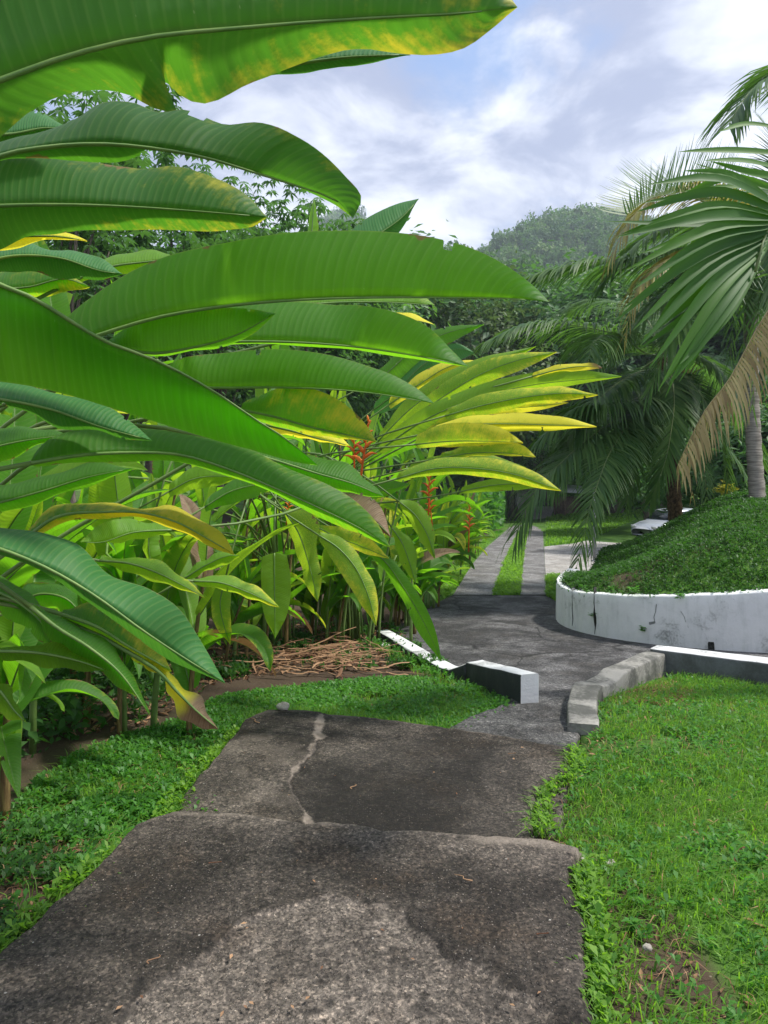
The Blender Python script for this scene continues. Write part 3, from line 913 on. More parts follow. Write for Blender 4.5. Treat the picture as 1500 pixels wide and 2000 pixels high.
def rosettes(P, z, L, nl=6, rise=.5):
    """small weeds: nl leaves fanned round each point"""
    n = len(P)
    az = rng.random((n, nl))*2*np.pi
    LL = L*rng.uniform(.5, 1.2, (n, nl))
    el = rng.uniform(.1, 1.1, (n, nl))*rise*1.6
    d = np.stack([np.cos(az)*np.cos(el), np.sin(az)*np.cos(el), np.sin(el)], -1)
    s = np.stack([-np.sin(az), np.cos(az), 0*az], -1)
    h = rng.uniform(.1, 1, (n, nl))*L*1.1
    b = np.concatenate([P, z[:, None]], 1)[:, None] + np.array([0, 0, 1.])*h[..., None]
    w = (LL*rng.uniform(.28, .5, (n, nl)))[..., None]
    t = b + d*LL[..., None] - np.array([0, 0, 1.])*(LL*.18)[..., None]
    m = b + d*(LL*.5)[..., None]
    V = np.stack([b, m+s*w*.5+[0, 0, .004], t, m-s*w*.5+[0, 0, .004]], 2).reshape(-1, 3)
    k = np.arange(n*nl)[:, None]*4
    return V, k+np.array([[0, 1, 2, 3]]), np.repeat(rng.random(n*nl), 4)


def stuff(name, parts, mat, label):
    b = MB()
    for V, f, a in parts:
        if f.shape[1] == 4: b.add(V, Q=f, a=a)
        else: b.add(V, T=f, a=a)
    o = b.build(name, mat, smooth=True)
    tag(o, label, kind='stuff')
    return o


# right lawn
lawn_right = [(1.02, 1.2), tuple(G(1148, 1880, -.05)), tuple(G(1138, 1780, -.05)), tuple(G(1122, 1715, -.05)), tuple(G(1128, 1660, -.08)), tuple(G(1080, 1600, -.14)), tuple(G(1120, 1500, -.2)), (1.52, 5.1), (1.67, 5.6), (1.78, 5.8), (2.1, 6.15), (2.55, 6.6), (2.75, 6.75), (3.35, 6.2), (4.2, 5.8), (5.2, 5.5), (5.2, 1.2)]
dens_r = lambda x, y: np.clip(1.05 - 1.6*np.clip(fbm(x*1.3, y*1.3, 70)*1.5 - .05, 0, 1) - 1.1*np.clip(1-np.hypot((x-1.02)/.34, (y-2.32)/.26)+.5*fbm(x*6, y*6, 75), 0, 1) - .9*np.clip(1-np.hypot((x-2.15)/.45, (y-6.05)/.3), 0, 1), .06, 1)
P = scatter(lawn_right, 64000, dens_r)
P2 = scatter(lawn_right, 4800, lambda x, y: np.clip(.55+fbm(x*1.7, y*1.7, 71)*1.6, .05, 1))
P3 = scatter(lawn_right, 16000, dens_r)
tall = 1 + .7*np.clip(fbm(P[:, 0]*2, P[:, 1]*2, 73), -1, 1)
stuff('grass', [blades(P, lawn_h(P[:, 0], P[:, 1]) - .01, .088*tall, .0046, 1.0, -.5),
                blades(P3, lawn_h(P3[:, 0], P3[:, 1]) - .01, .05, .009, .8)], M['grass'], 'bright green uncut lawn grass right of the path')
stuff('lawn_weeds', [rosettes(P2, lawn_h(P2[:, 0], P2[:, 1]), .042, 6, .6)], M['weed'], 'broad leaved weeds among the right lawn grass')
Pd = scatter(lawn_right, 1500, lambda x, y: np.clip(.25 + 1.2*np.clip(fbm(x*1.3, y*1.3, 70)*1.5, 0, 1) + 1.0*np.clip(1-np.hypot((x-1.05)/.4, (y-2.3)/.3), 0, 1), 0, 1))
Pk = scatter([(1.75, 5.75), (2.5, 6.5), (2.7, 6.1), (2.2, 5.6)], 900)
Pd = np.concatenate([Pd, Pk])
zz = lawn_h(Pd[:, 0], Pd[:, 1]) + .008
V1, T1, a1 = kites(np.c_[Pd, zz + rng.random(len(Pd))*.012], rng.uniform(.015, .06, len(Pd)), .35, 2.0)
stuff('leaf_litter', [(V1, T1, a1)], M['dead'], 'dry brown leaf bits lying in the right lawn')

# left lawn
dens_l = lambda x, y: np.clip(1.0 - 1.3*np.clip(fbm(x*1.5, y*1.5, 80)*1.4 + .05, 0, 1) - 1.1*np.clip((-1.14 - .78*(y-2.9) - x + .1)/.35, 0, 1), .05, 1)
P = scatter(lawn_left, 30000, dens_l)
P2 = scatter(lawn_left, 7000, lambda x, y: dens_l(x, y)*np.clip(.5+fbm(x*1.7, y*1.7, 81)*1.6, .1, 1))
stuff('grass', [blades(P, lawn_h(P[:, 0], P[:, 1]) - .01, .07*(1+.6*fbm(P[:, 0]*2, P[:, 1]*2, 84)), .0052, .9)], M['grass'], 'green grass patch left of the path in front of the plants')
stuff('lawn_weeds', [rosettes(P2, lawn_h(P2[:, 0], P2[:, 1]), .046, 6, .6)], M['weed'], 'broad leaved weeds on the left grass patch')
# stragglers over the slab edges
eb = []
for line, sgn, n in ((s1_left, -1, 620), (s2_left, -1, 800), (s1_right, 1, 650), (s2_right, 1, 420)):
    q = crv(line, 200)[rng.integers(20, 200, n)]
    q = q + np.stack([rng.normal(sgn*.03, .03, n), rng.normal(0, .02, n)], 1)
    eb.append(blades(q, lawn_h(q[:, 0], q[:, 1]) + .0, .09, .006, 1.0, np.pi/2 + sgn*np.pi/2))
    q2 = q[:n//4] + [sgn*.015, 0]
    eb.append(rosettes(q2, lawn_h(q2[:, 0], q2[:, 1]) + .02, .045, 6, .6))
q = crv(s2_front[:6], 300)[rng.integers(0, 300, 900)] + np.stack([rng.normal(0, .03, 900), rng.uniform(.03, .16, 900)], 1)
eb.append(blades(q, np.full(900, -.33), .11, .007, .6))
ks = np.array([(s[0], s[1]) for s in kl]); q = crv(ks, 300)[rng.integers(30, 300, 800)] + np.stack([rng.uniform(-.30, -.13, 800), rng.uniform(-.1, .0, 800)], 1)
eb.append(blades(q, lawn_h(q[:, 0], q[:, 1]) - .01, .10, .006, .7))
stuff('edge_grass', eb, M['grass'], 'grass tufts creeping over the edges of slabs and kerb')
kw2 = rosettes(q[:60] + [-.03, -.02], lawn_h(q[:60, 0], q[:60, 1])+.03, .06, 8, .8)
stuff('kerb_weeds', [kw2], M['weed'], 'small weeds growing against the black side of the kerb')

# strip verge and median grass along the drive
med = ribbon([(962, 1163), (972, 1130), (984, 1100), (995, 1072), (1008, 1046), (1021, 1025), (1029, 1010), (1036, 998)],
             [(1016, 1163), (1018, 1130), (1022, 1100), (1025, 1072), (1031, 1046), (1037, 1025), (1041, 1010), (1043, 998)])


def pscatter(pix, n):
    """points in a ground polygon given by photo pixels, spread evenly over what the eye sees"""
    q = scatter(pix, n)
    return np.array([GD(*p) for p in q])


P = pscatter([(962, 1163), (984, 1100), (1008, 1046), (1029, 1010), (1041, 1010), (1031, 1046), (1022, 1100), (1016, 1163)], 5000)
Pv = pscatter([(868, 1172), (900, 1140), (922, 1100), (950, 1066), (976, 1046), (960, 1046), (900, 1090), (850, 1160)], 4000)
Pw = pscatter([(1068, 1165), (1066, 1128), (1110, 1128), (1098, 1180)], 2500)
stuff('grass', [blades(q, zd(q[:, 1]) + dz, s, .016, .7) for q, s, dz in ((P, .085, -.02), (Pv, .12, .02), (Pw, .12, 0.0))]
      + [rosettes(q, zd(q[:, 1])+dz, .08, 6) for q, dz in ((P[:900], 0), (Pv[:700], .03), (Pw[:350], .02))], M['grass'], 'grass strip between the wheel tracks and verges beside them')
Pf = pscatter([(1066, 1066), (1120, 1060), (1190, 1044), (1240, 1030), (1260, 1012), (1066, 1006)], 9000)
stuff('grass', [blades(Pf, lawn_h(Pf[:, 0], Pf[:, 1]) - .02, .16, .05, .7)], M['grass'], 'sunlit sloping far lawn beyond the parking court')

# mound cover
mp = [p for p in wall_line] + [(10, 12), (10, 17), (5.5, 16.5)]
dm = lambda x, y: np.clip(1.1 - 2.2*np.clip(fbm(x*.9, y*.9, 66)*1.6 - .42, 0, 1) - 1.0*np.clip(1.2 - np.hypot(x-W(1220, 0, 9.9)[0], (y-9.9)*.8)/.42, 0, 1), .12, 1)
P = scatter(mp, 60000, dm); P2 = scatter(mp, 13000, dm); P3 = scatter(mp, 30000, dm)
C3 = np.c_[P3, mound_h(P3[:, 0], P3[:, 1]) + rng.random(len(P3))*.07]
V1, T1, a1 = kites(C3, rng.uniform(.02, .062, len(P3)), .6, .8)
wl = crv(wall_line, 300)[rng.integers(60, 300, 900)]
stuff('ground_cover', [blades(P, mound_h(P[:, 0], P[:, 1]) - .01, .09, .010, .8), rosettes(P2, mound_h(P2[:, 0], P2[:, 1]), .055, 5, .5), (V1, T1, a1)],
      M['cover'], 'dense dark green creeping cover over the mound')
q = crv(wall_line, 600)[rng.integers(20, 600, 2600)] + rng.normal(0, .05, (2600, 2))
hang = np.where(fbm(q[:, 0]*1.7, q[:, 1]*1.7, 64) > .12, .07, .0)
C4 = np.c_[q, np.interp(q[:, 0], WT[:, 0], WT[:, 1]) + rng.uniform(.0, .05, 2600) - hang*rng.random(2600)]
keep4 = rng.random(2600) < np.where(hang > 0, 1, .35)
V1, T1, a1 = kites(C4[keep4], rng.uniform(.025, .07, keep4.sum()), .55, .4)
stuff('wall_top_cover', [(V1, T1, a1)], M['cover'], 'creeping cover spilling over the top of the white wall')
# weeds rooted in the wall
wb = []
for px, py, s in ((1248, 1160, .07), (1330, 1170, .06), (1262, 1235, .06), (1170, 1208, .05), (1150, 1152, .05), (1205, 1156, .05)):
    p, t, n = wall_at(px)
    Y = p[1]-.12; q = np.tile([p[0]+n[0]*.11, p[1]+n[1]*.11], (4, 1)) + rng.normal(0, .02, (4, 2))
    wb.append(rosettes(q, np.full(4, EZ-(py-HY)/F*Y), s, 9, .3))
stuff('wall_weeds', wb, M['weed'], 'tiny green weeds rooted in cracks of the white wall')

# dirt under the heliconias: leaf litter and dried straps
dirt = [tuple(G(*p)) for p in ((-100, 1500, -.15), (0, 1420, -.2), (280, 1400, -.25), (430, 1310, -.38), (600, 1300, -.45), (880, 1300, -.52), (760, 1215, -.72), (560, 1225, -.7), (300, 1260, -.5), (-100, 1300, -.4))]
P = scatter(dirt, 3600)
V1, T1, a1 = kites(np.c_[P, lawn_h(P[:, 0], P[:, 1]) + .006 + rng.random(len(P))*.02], rng.uniform(.02, .10, len(P)), .4, 1.6)
st = MB()


def straw(c, L, az, wdt, z0, lift):
    n = 6; t = np.linspace(-.5, .5, n)
    bend = random.uniform(-.25, .25)
    x = c[0] + L*(t*np.cos(az) - bend*t*t*np.sin(az)); y = c[1] + L*(t*np.sin(az) + bend*t*t*np.cos(az))
    z = z0 + lift*(t+.5)*L + .01*np.sin(t*9)
    w = wdt*np.clip(1.15-np.abs(t)*1.6, .15, 1)
    nx, ny = -np.sin(az), np.cos(az)
    V = np.stack([np.stack([x-nx*w, y-ny*w, z], 1), np.stack([x, y, z+wdt*.35], 1), np.stack([x+nx*w, y+ny*w, z], 1)], 1).reshape(-1, 3)
    st.add(V, gridq(n, 3), a=random.random())


for i in range(170):
    px = random.gauss(625, 48); py = random.gauss(1276, 17)
    if i > 85: px = random.uniform(280, 790); py = random.uniform(1225, 1335)
    c = G(px, py, -.5); az = RAD(random.gauss(-28, 42))
    straw(c, random.uniform(.2, .8), az, random.uniform(.005, .022), float(lawn_h(c[0], c[1]))+random.uniform(.01, .10), random.uniform(-.06, .22))
b = MB()
stuff('leaf_litter', [(V1, T1, a1)], M['dead'], 'brown fallen leaf bits on the soil under the tall leaves')
o = st.build('dead_stalks', M['dead']); tag(o, 'reddish brown dried leaf stalks heaped on the soil under the plants', kind='stuff')
P = scatter(dirt, 1500, lambda x, y: np.clip(.1+fbm(x*2, y*2, 91)*1.6, 0.02, 1))
stuff('undergrowth', [rosettes(P, lawn_h(P[:, 0], P[:, 1]), .07, 7, .8)], M['cover'], 'small dark weeds sprouting from the shaded soil')


# ------------------------------------------------------------------ stones and rubble
def rock(name, c, s, mat, seed, label, cat='stone', group=None, squash=.6):
    n1, n2 = (6, 7) if squash < .5 else (9, 14)
    th = np.linspace(0, np.pi, n1); ph = np.linspace(0, 2*np.pi, n2, endpoint=False)
    T_, P_ = np.meshgrid(th, ph, indexing='ij')
    r = 1 + .35*fbm(P_*1.3+seed, T_*1.6+seed*3.1, seed) + .15*fbm(P_*4, T_*4, seed+1)
    V = np.stack([r*np.sin(T_)*np.cos(P_), r*np.sin(T_)*np.sin(P_), r*np.cos(T_)*squash], -1)*s
    i, j = np.meshgrid(np.arange(n1-1), np.arange(n2), indexing='ij')
    a = (i*n2+j).ravel(); bq = (i*n2+(j+1) % n2).ravel()
    o = mk(name, V.reshape(-1, 3), np.stack([a, bq, bq+n2, a+n2], 1), mat, loc=c, smooth=False)
    o.rotation_euler = (0, 0, seed*1.7)
    return tag(o, label, cat, group)


M['rubble'] = plain('rubble', (.05, .045, .04), (.22, .2, .17), 16, .95, .15, .012)
M['white_stone'] = plain('white_stone', (.45, .42, .40), (.68, .66, .64), 12, .8, .2, .004)
A_ = crv([G(1040, 1668, -.24), G(1047, 1600, -.24), G(1050, 1556, -.24), G(1075, 1535, -.24), G(1100, 1514, -.24)], 70)
B_ = crv([G(1112, 1672, -.24), G(1108, 1610, -.24), G(1116, 1566, -.24), G(1118, 1540, -.24), G(1124, 1508, -.24)], 70)
v_ = np.linspace(0, 1, 26)[None, :, None]
P_ = A_[:, None]*(1-v_) + B_[:, None]*v_
X_, Y_ = P_[..., 0], P_[..., 1]
st_ = np.round((fbm(X_*9, Y_*7, 160, 3)+.5)*3)/3
Z_ = -.255 + .055*st_ + .022*fbm(X_*22, Y_*22, 161, 4) - .10*np.clip((v_[..., 0]-.72)/.28, 0, 1)**2
rb = mk('rubble', np.stack([X_ + .012*fbm(X_*20, Y_*20, 162), Y_ + .012*fbm(X_*20, Y_*20, 163), Z_], -1).reshape(-1, 3), gridq(70, 26), M['slab_b'], smooth=False,
        attrs={'dark': np.clip(.25 + .9*fbm(X_*12, Y_*12, 164), 0, 1).ravel(), 'pale': np.clip(fbm(X_*15, Y_*15, 165)*1.6 - .3, 0, 1).ravel()})
tag(rb, 'crumbled broken concrete along the right edge of the lower slab', kind='stuff')
for i, (px, py, s, lab) in enumerate([
        (1264, 1856, .016, 'pale pinkish stone lying in the right lawn'),
        (1192, 1668, .022, 'small tan stone in the grass beside the upper slab'),
        (1132, 1662, .03, 'grey stone at the grassy corner of the upper slab')]):
    c = G(px, py, -.05); rock('stone', (c[0], c[1], float(lawn_h(c[0], c[1]))+.03), s, M['stone'], 17+i, lab)
c = G(553, 1384, -.2); rock('stone', (c[0], c[1], -.185), .05, M['stone'], 31, 'round grey stone on the far edge of the lower slab')
c = G(768, 1262, -.6); rock('stone', (c[0]-.1, c[1], -.60), .07, M['white_stone'], 33, 'whitish rock on the soil at the end of the white kerb')
c = G(700, 1262, -.6); rock('stone', (c[0], c[1], -.60), .035, M['stone'], 34, 'small stone among the dried stalks')
ug = [tuple(G(*p)) for p in ((-150, 1560, -.12), (20, 1470, -.18), (150, 1415, -.22), (300, 1375, -.27), (330, 1290, -.42), (200, 1230, -.55), (-150, 1230, -.5))]
P = scatter(ug, 5200, lambda x, y: np.clip(.35+fbm(x*2.2, y*2.2, 97)*1.4, .03, 1))
zz = lawn_h(P[:, 0], P[:, 1]) + rng.random(len(P))**1.2*np.clip(.22+.3*fbm(P[:, 0]*2.2, P[:, 1]*2.2, 97), .04, .6)
V1, T1, a1 = kites(np.c_[P, zz], rng.uniform(.03, .13, len(P)), .5, .8)
stuff('undergrowth', [(V1, T1, a1)], M['cover'], 'dark low undergrowth in the shade at the left edge')

# dead blades and litter that break up the lawns, and the bare corner at the lower left
Pq = scatter(lawn_right, 2600); Pq2 = scatter(lawn_left, 1300)
Pq = np.concatenate([Pq, Pq2])
stuff('dead_grass', [blades(Pq, lawn_h(Pq[:, 0], Pq[:, 1]) + .004, .06, .004, 1.6)], M['dead'], 'dry straw coloured blades among the lawn grass')
corner = [tuple(G(*p)) for p in ((-40, 1560, -.12), (150, 1500, -.16), (190, 1600, -.1), (120, 1740, -.06), (0, 1880, -.04), (-150, 1900, -.04))]
Pc = scatter(corner, 520)
V1, T1, a1 = kites(np.c_[Pc, lawn_h(Pc[:, 0], Pc[:, 1]) + .006 + rng.random(len(Pc))*.012], rng.uniform(.012, .07, len(Pc)), .4, 2.2)
stuff('leaf_litter', [(V1, T1, a1)], M['dead'], 'dry leaf litter on the dark soil of the lower left corner')
Pc = scatter(corner, 420, lambda x, y: np.clip(.2+fbm(x*4, y*4, 98)*2, 0, 1))
stuff('undergrowth', [rosettes(Pc, lawn_h(Pc[:, 0], Pc[:, 1]), .045, 6, .6)], M['cover'], 'sparse weeds on the soil of the lower left corner')
# twigs and small debris on the slabs
tw = MB()
for (px, py, z, L, az) in ((498, 1410, zB, .12, 2.2), (1000, 1475, zB, .05, .4), (690, 1540, zB, .06, 1.2), (420, 1690, 0, .05, .3), (905, 1720, 0, .07, 2.5), (300, 1880, 0, .05, 1.0), (1060, 1830, 0, .04, .2)):
    c = G(px, py, z)
    n = 7; t = np.linspace(-.5, .5, n)
    P_ = np.stack([c[0]+L*t*np.cos(az)+.012*np.sin(t*7), c[1]+L*t*np.sin(az), np.full(n, z+.012)], 1)
    V, Q, T, _ = tube(P_, np.linspace(.0026, .0012, n), 5); tw.add(V, Q, T, a=random.random())
for i in range(46):
    px, py, z = (random.uniform(330, 1090), random.uniform(1440, 1590), zB) if i % 2 else (random.uniform(200, 1100), random.uniform(1650, 1990), 0)
    c = G(px, py, z); V1, T1, a1 = kites(np.array([[c[0], c[1], z+.010]]), random.uniform(.008, .026), .5, 6.0); tw.add(V1, T=T1, a=a1)
tag(tw.build('debris', M['dead']), 'twigs and leaf crumbs lying on the concrete slabs', kind='stuff')
# ------------------------------------------------------------------ heliconias
LEAF_N, LEAF_M = 64, 6


def leaf_grid(Mid, Ea, Eb, seed, wave=.012, bulge=.07, tears=()):
    n = len(Mid); m = LEAF_M
    t = np.linspace(0, 1, n)[:, None]
    T = nrm(np.gradient(Mid, axis=0))
    cols = []
    L = np.linalg.norm(np.diff(Mid, axis=0), axis=1).sum()
    for E, sd in ((Ea, 1), (Eb, -1)):
        D = E - Mid
        N = nrm(np.cross(T, D)) * sd
        flip = np.sign(N[:, 2].mean()) or 1.0
        N = N * flip
        wdt = np.linalg.norm(D, axis=1, keepdims=True)
        side = []
        for k in range(1, m+1):
            s = k/m
            P = Mid + D*s + N*(bulge*wdt*math.sin(math.pi*s*.9))
            P = P + N*(wave*s*s*np.clip(wdt/.08, 0, 1)*(np.sin(t*(9+3*sd)+seed)+.6*np.sin(t*23+seed*2.1+sd)))
            P = P + N*(.0004*np.sin(t*L*150+s*3)*np.clip(wdt/.05, 0, 1)*(1-s*.4))
            side.append(P)
        cols.append(side)
    allc = cols[0][::-1] + [Mid] + cols[1]
    V = np.stack(allc, 1).reshape(-1, 3)
    nc = 2*m+1
    V = V.reshape(n, nc, 3)
    cut = set()
    for (tr, sd, s0) in tears:
        r0 = int(tr*(n-1))
        for k in range(1, m+1):
            s = k/m
            if s <= s0: continue
            c = m-k if sd > 0 else m+k
            g = (s-s0)/(1-s0)
            a, b2 = V[r0, c].copy(), V[r0+1, c].copy(); md = (a+b2)/2
            V[r0, c] = md + (a-md)*(.25+.9*g); V[r0+1, c] = md + (b2-md)*(.25+.9*g)
            cut.add((r0, min(c, c+1 if sd > 0 else c-1)))
    V = V.reshape(-1, 3)
    v = np.r_[np.linspace(1, .5, m+1), np.linspace(.5, 0, m+1)[1:]]
    uv = np.stack(np.meshgrid(np.linspace(0, 1, n), v, indexing='ij'), -1).reshape(-1, 2)
    Q = gridq(n, nc)
    if cut:
        Q = np.array([q for q in Q if (q[0]//nc, q[0] % nc) not in cut])
    return V, Q, uv


def leaf_object(plant, Mid, Ea, Eb, mat, tint, speck, dry, seed, wave=.012, stalk=None, label=None, rib_r=.006):
    rt = random.Random(int(seed*1000))
    tears = [(rt.uniform(.18, .93), rt.choice((-1, 1)), rt.uniform(.5, .85) if plant in TORN else rt.uniform(.90, .96)) for _ in range(rt.choice((0, 1, 1, 2)) if plant in TORN else rt.choice((0, 1, 2, 3)))]
    V, Q, uv = leaf_grid(Mid, Ea, Eb, seed, wave, tears=tears)
    loc = Mid[0]
    pl = np.array(plant.location)
    o = mk('leaf', V-loc, Q, mat, plant, loc-pl, uv=uv)
    o['tint'] = float(tint); o['speck'] = float(speck); o['dry'] = float(dry)
    if label: o['label'] = label
    n = len(Mid)
    P = Mid[:-1]; r = np.linspace(rib_r, .0012, n)[:-1]
    k = max(1, n//20)
    P = P[::k]; r = r[::k]
    V, Q, T, _ = tube(P-loc, r, 6)
    mr = mk('midrib', V, [Q, T], M['rib'], o)
    if stalk is not None:
        V, Q, T, _ = tube(stalk-loc, np.linspace(rib_r*2.0, rib_r*1.05, len(stalk)), 7)
        mk('petiole', V, [Q, T], M['petiole'], o)
    return o


def bez(a, b, c, d, n=16):
    t = np.linspace(0, 1, n)[:, None]
    return (1-t)**3*a + 3*(1-t)**2*t*b + 3*(1-t)*t*t*c + t**3*d


NSEED = [0]
TORN = []


def traced(plant, mid, up, lo, Y, R=.15, sg=(1, 1), mat='heli', tint=.12, speck=.0, dry=.0, wave=.008, label=None, stalk=True, base=None, lead=None):
    """one leaf measured off the photograph: midrib, upper and lower margin in photo pixels, its distance Y along
    the midrib and its real half width R; the part of the half width the eye cannot see goes into depth"""
    NSEED[0] += 1
    n = LEAF_N
    t = np.linspace(0, 1, n)
    M2 = crv(mid, n)
    Yc = np.interp(t, np.linspace(0, 1, len(Y)), Y)
    Mid = np.stack([(M2[:, 0]-750)/F*Yc, Yc, EZ-(M2[:, 1]-HY)/F*Yc], 1)
    prof = R*np.clip(np.sin(np.pi*np.clip(t, 0, 1)**.8), 0, 1)**.55
    out = []
    for E, s in ((up, sg[0]), (lo, sg[1])):
        if E is None:                       # the half folded out of sight behind the other
            O = crv(up if up is not None and lo is None else lo, n)
            E2 = M2 + (O-M2)*.28
        else:
            E2 = crv(E, n)
        E2 = E2.copy(); E2[0] = M2[0]*.6+E2[0]*.4 if np.hypot(*(E2[0]-M2[0])) < 60 else E2[0]
        vis = np.hypot(*(E2-M2).T)*Yc/F
        off = np.sqrt(np.maximum(0, prof**2-vis**2))
        YE = np.maximum(Yc + s*off, .45)
        out.append(np.stack([(E2[:, 0]-750)/F*YE, YE, EZ-(E2[:, 1]-HY)/F*YE], 1))
    st = None
    if stalk:
        b = np.array(plant.location) if base is None else np.array(base, float)
        b = b + np.array([random.uniform(-.12, .12), random.uniform(-.12, .12), 0])
        d = nrm(Mid[0]-Mid[5])
        a = Mid[0]
        L = np.linalg.norm(a-b)
        st = bez(b, b + np.array([0, 0, L*.55]), a + d*L*.35, a, 18)
    mm = M[mat]
    return leaf_object(plant, Mid, out[0], out[1], mm, tint, speck, dry, NSEED[0]*1.37, wave, st, label)


def plant(x, y, label, group=None):
    o = empty('heliconia_plant', (x, y, float(lawn_h(x, y)) - .03))
    return tag(o, label, 'plant', group or 'heliconias beside the path and drive')


# --- A: the tall plant whose leaves arch overhead
A = plant(-2.2, 1.9, 'tallest heliconia, its huge leaves arching overhead across the sky')
traced(A, [(-420, 330), (-200, 235), (0, 157), (125, 112), (250, 80), (500, 52), (750, 34), (900, 26), (1011, 14)],
       [(-420, 300), (-260, -60), (0, -190), (300, -230), (600, -200), (850, -110), (960, -40), (1011, 14)],
       [(-420, 350), (-180, 380), (-60, 330), (10, 268), (60, 222), (140, 180), (240, 180), (312, 215), (345, 219), (330, 190), (318, 156), (345, 182), (395, 202), (430, 192), (470, 168), (520, 148), (600, 120), (690, 100), (790, 108), (845, 108), (905, 95), (960, 58), (1011, 14)],
       (1.0, 1.05, 1.1, 1.2, 1.25), .16, (1, 1), 'heli_shaded', .40, 0, 0, .004, 'huge leaf overhead with a torn edge and an orange yellow patch')
traced(A, [(340, 168), (450, 148), (560, 128), (680, 112), (802, 107)], [(340, 150), (450, 128), (560, 108), (640, 92), (720, 95), (802, 107)], [(340, 190), (450, 172), (520, 150), (600, 142), (700, 130), (802, 108)],
       (1.35, 1.4), .07, (1, 1), 'heli_blue', .2, 0, 0, .003, None, False)
traced(A, [(-160, 380), (-60, 335), (0, 305), (75, 290), (200, 282), (320, 293), (400, 308), (500, 338), (600, 370), (655, 390), (690, 426)],
       [(-160, 370), (-60, 310), (20, 278), (90, 262), (150, 236), (200, 206), (255, 204), (315, 222), (350, 214), (450, 244), (492, 241), (600, 280), (672, 342), (706, 388), (690, 426)],
       [(-160, 390), (-60, 350), (0, 314), (60, 312), (150, 317), (240, 319), (320, 297), (400, 312), (500, 343), (600, 376), (655, 400), (690, 426)],
       (1.35, 1.4, 1.5), .14, (1, 1), 'heli_shaded', .24, 0, 0, .003, 'broad arching leaf silhouetted on the sky with a drooping tip')
traced(A, [(-200, 420), (0, 402), (120, 400), (250, 404), (360, 411), (450, 418), (522, 424)],
       [(-200, 370), (0, 308), (60, 302), (140, 306), (240, 330), (285, 336), (335, 328), (420, 350), (490, 388), (522, 424)],
       [(-200, 480), (0, 490), (50, 468), (110, 464), (160, 455), (280, 452), (370, 450), (450, 447), (500, 440), (522, 424)],
       (1.6, 1.75), .16, (1, 1), 'heli_shaded', .36, 0, 0, .004)
traced(A, [(-120, 230), (-40, 262), (20, 262), (90, 250), (140, 252)], [(-120, 220), (-40, 240), (20, 225), (80, 222), (140, 252)], [(-120, 250), (-30, 290), (40, 282), (100, 262), (140, 253)],
       (1.6, 1.7), .09, (1, 1), 'heli_blue', .1, 0, 0, .004)
traced(A, [(-160, 470), (-60, 470), (40, 462), (110, 462), (170, 470)], [(-160, 430), (-50, 430), (40, 438), (110, 450), (170, 470)], [(-160, 500), (-60, 500), (20, 486), (100, 470), (170, 472)],
       (1.9, 1.95), .1, (1, 1), 'heli_lime', .85, 0, 0, .004)

# --- B: the plant with the long mid-height leaves
B = plant(-2.3, 3.0, 'big heliconia with long glossy leaves reaching right across the view')
traced(B, [(90, 690), (200, 652), (300, 622), (450, 597), (600, 585), (750, 581), (900, 582), (1010, 584), (1073, 590)],
       [(90, 680), (130, 620), (200, 565), (320, 505), (430, 478), (560, 456), (640, 451), (760, 453), (850, 466), (930, 490), (1000, 527), (1045, 562), (1073, 590)],
       None, (1.9, 1.95, 2.1), .17, (1, 1), 'heli', .17, 0, 0, .003, 'longest arching leaf with a pale rim, tip far out over the valley')
traced(B, [(205, 672), (300, 690), (370, 680), (460, 655), (538, 612)], [(205, 668), (250, 640), (300, 618), (400, 604), (470, 603), (538, 612)], [(205, 678), (290, 696), (380, 690), (470, 668), (538, 613)],
       (2.0, 2.05), .10, (1, 1), 'heli', .25, 0, 0, .004)
traced(B, [(300, 676), (430, 668), (560, 668), (680, 676), (800, 693), (860, 704), (915, 716)], [(300, 670), (420, 600), (540, 588), (610, 592), (655, 598), (690, 597), (760, 607), (840, 642), (880, 680), (915, 716)],
       [(300, 684), (430, 676), (560, 677), (680, 684), (800, 699), (860, 709), (915, 716)], (2.35, 2.45), .16, (1, 1), 'heli', .22, 0, 0, .003)
traced(B, [(300, 750), (400, 757), (550, 757), (680, 763), (770, 774), (848, 788)], [(300, 740), (345, 705), (430, 690), (540, 683), (620, 690), (700, 710), (770, 733), (815, 760), (848, 788)],
       None, (2.5, 2.6), .14, (1, 1), 'heli', .2, 0, 0, .003)
traced(B, [(470, 800), (540, 815), (610, 835), (680, 850), (735, 863)], [(470, 790), (510, 770), (560, 755), (640, 770), (690, 803), (720, 838), (735, 863)], [(470, 812), (540, 832), (610, 850), (680, 860), (735, 864)],
       (2.6, 2.6), .12, (1, 1), 'heli', .55, 0, 0, .004)
traced(B, [(520, 830), (570, 842), (620, 856), (682, 870)], [(520, 815), (570, 815), (620, 826), (655, 845), (682, 870)], [(520, 842), (570, 852), (620, 864), (682, 871)],
       (2.8, 2.8), .1, (1, 1), 'heli_lime', .95, 0, 0, .004, 'leaf turned bright yellow')
traced(B, [(560, 600), (640, 592), (740, 590), (850, 596)], [(560, 585), (640, 572), (740, 575), (830, 580), (850, 596)], None, (2.9, 3.0), .10, (1, 1), 'heli_lime', .3, 0, 0, .004)
traced(B, [(690, 640), (760, 628), (820, 628), (848, 634)], [(690, 625), (760, 612), (820, 618), (848, 634)], None, (3.2, 3.2), .08, (1, 1), 'heli_lime', .8, 0, 0, .004)
traced(B, [(560, 560), (640, 530), (720, 470), (790, 420), (818, 388)], [(560, 550), (620, 520), (690, 450), (740, 412), (818, 388)], [(560, 570), (650, 550), (740, 500), (790, 440), (818, 389)],
       (3.0, 3.3), .14, (1, 1), 'heli_blue', .15, 0, 0, .004, 'upright leaf pointing at the far hills')
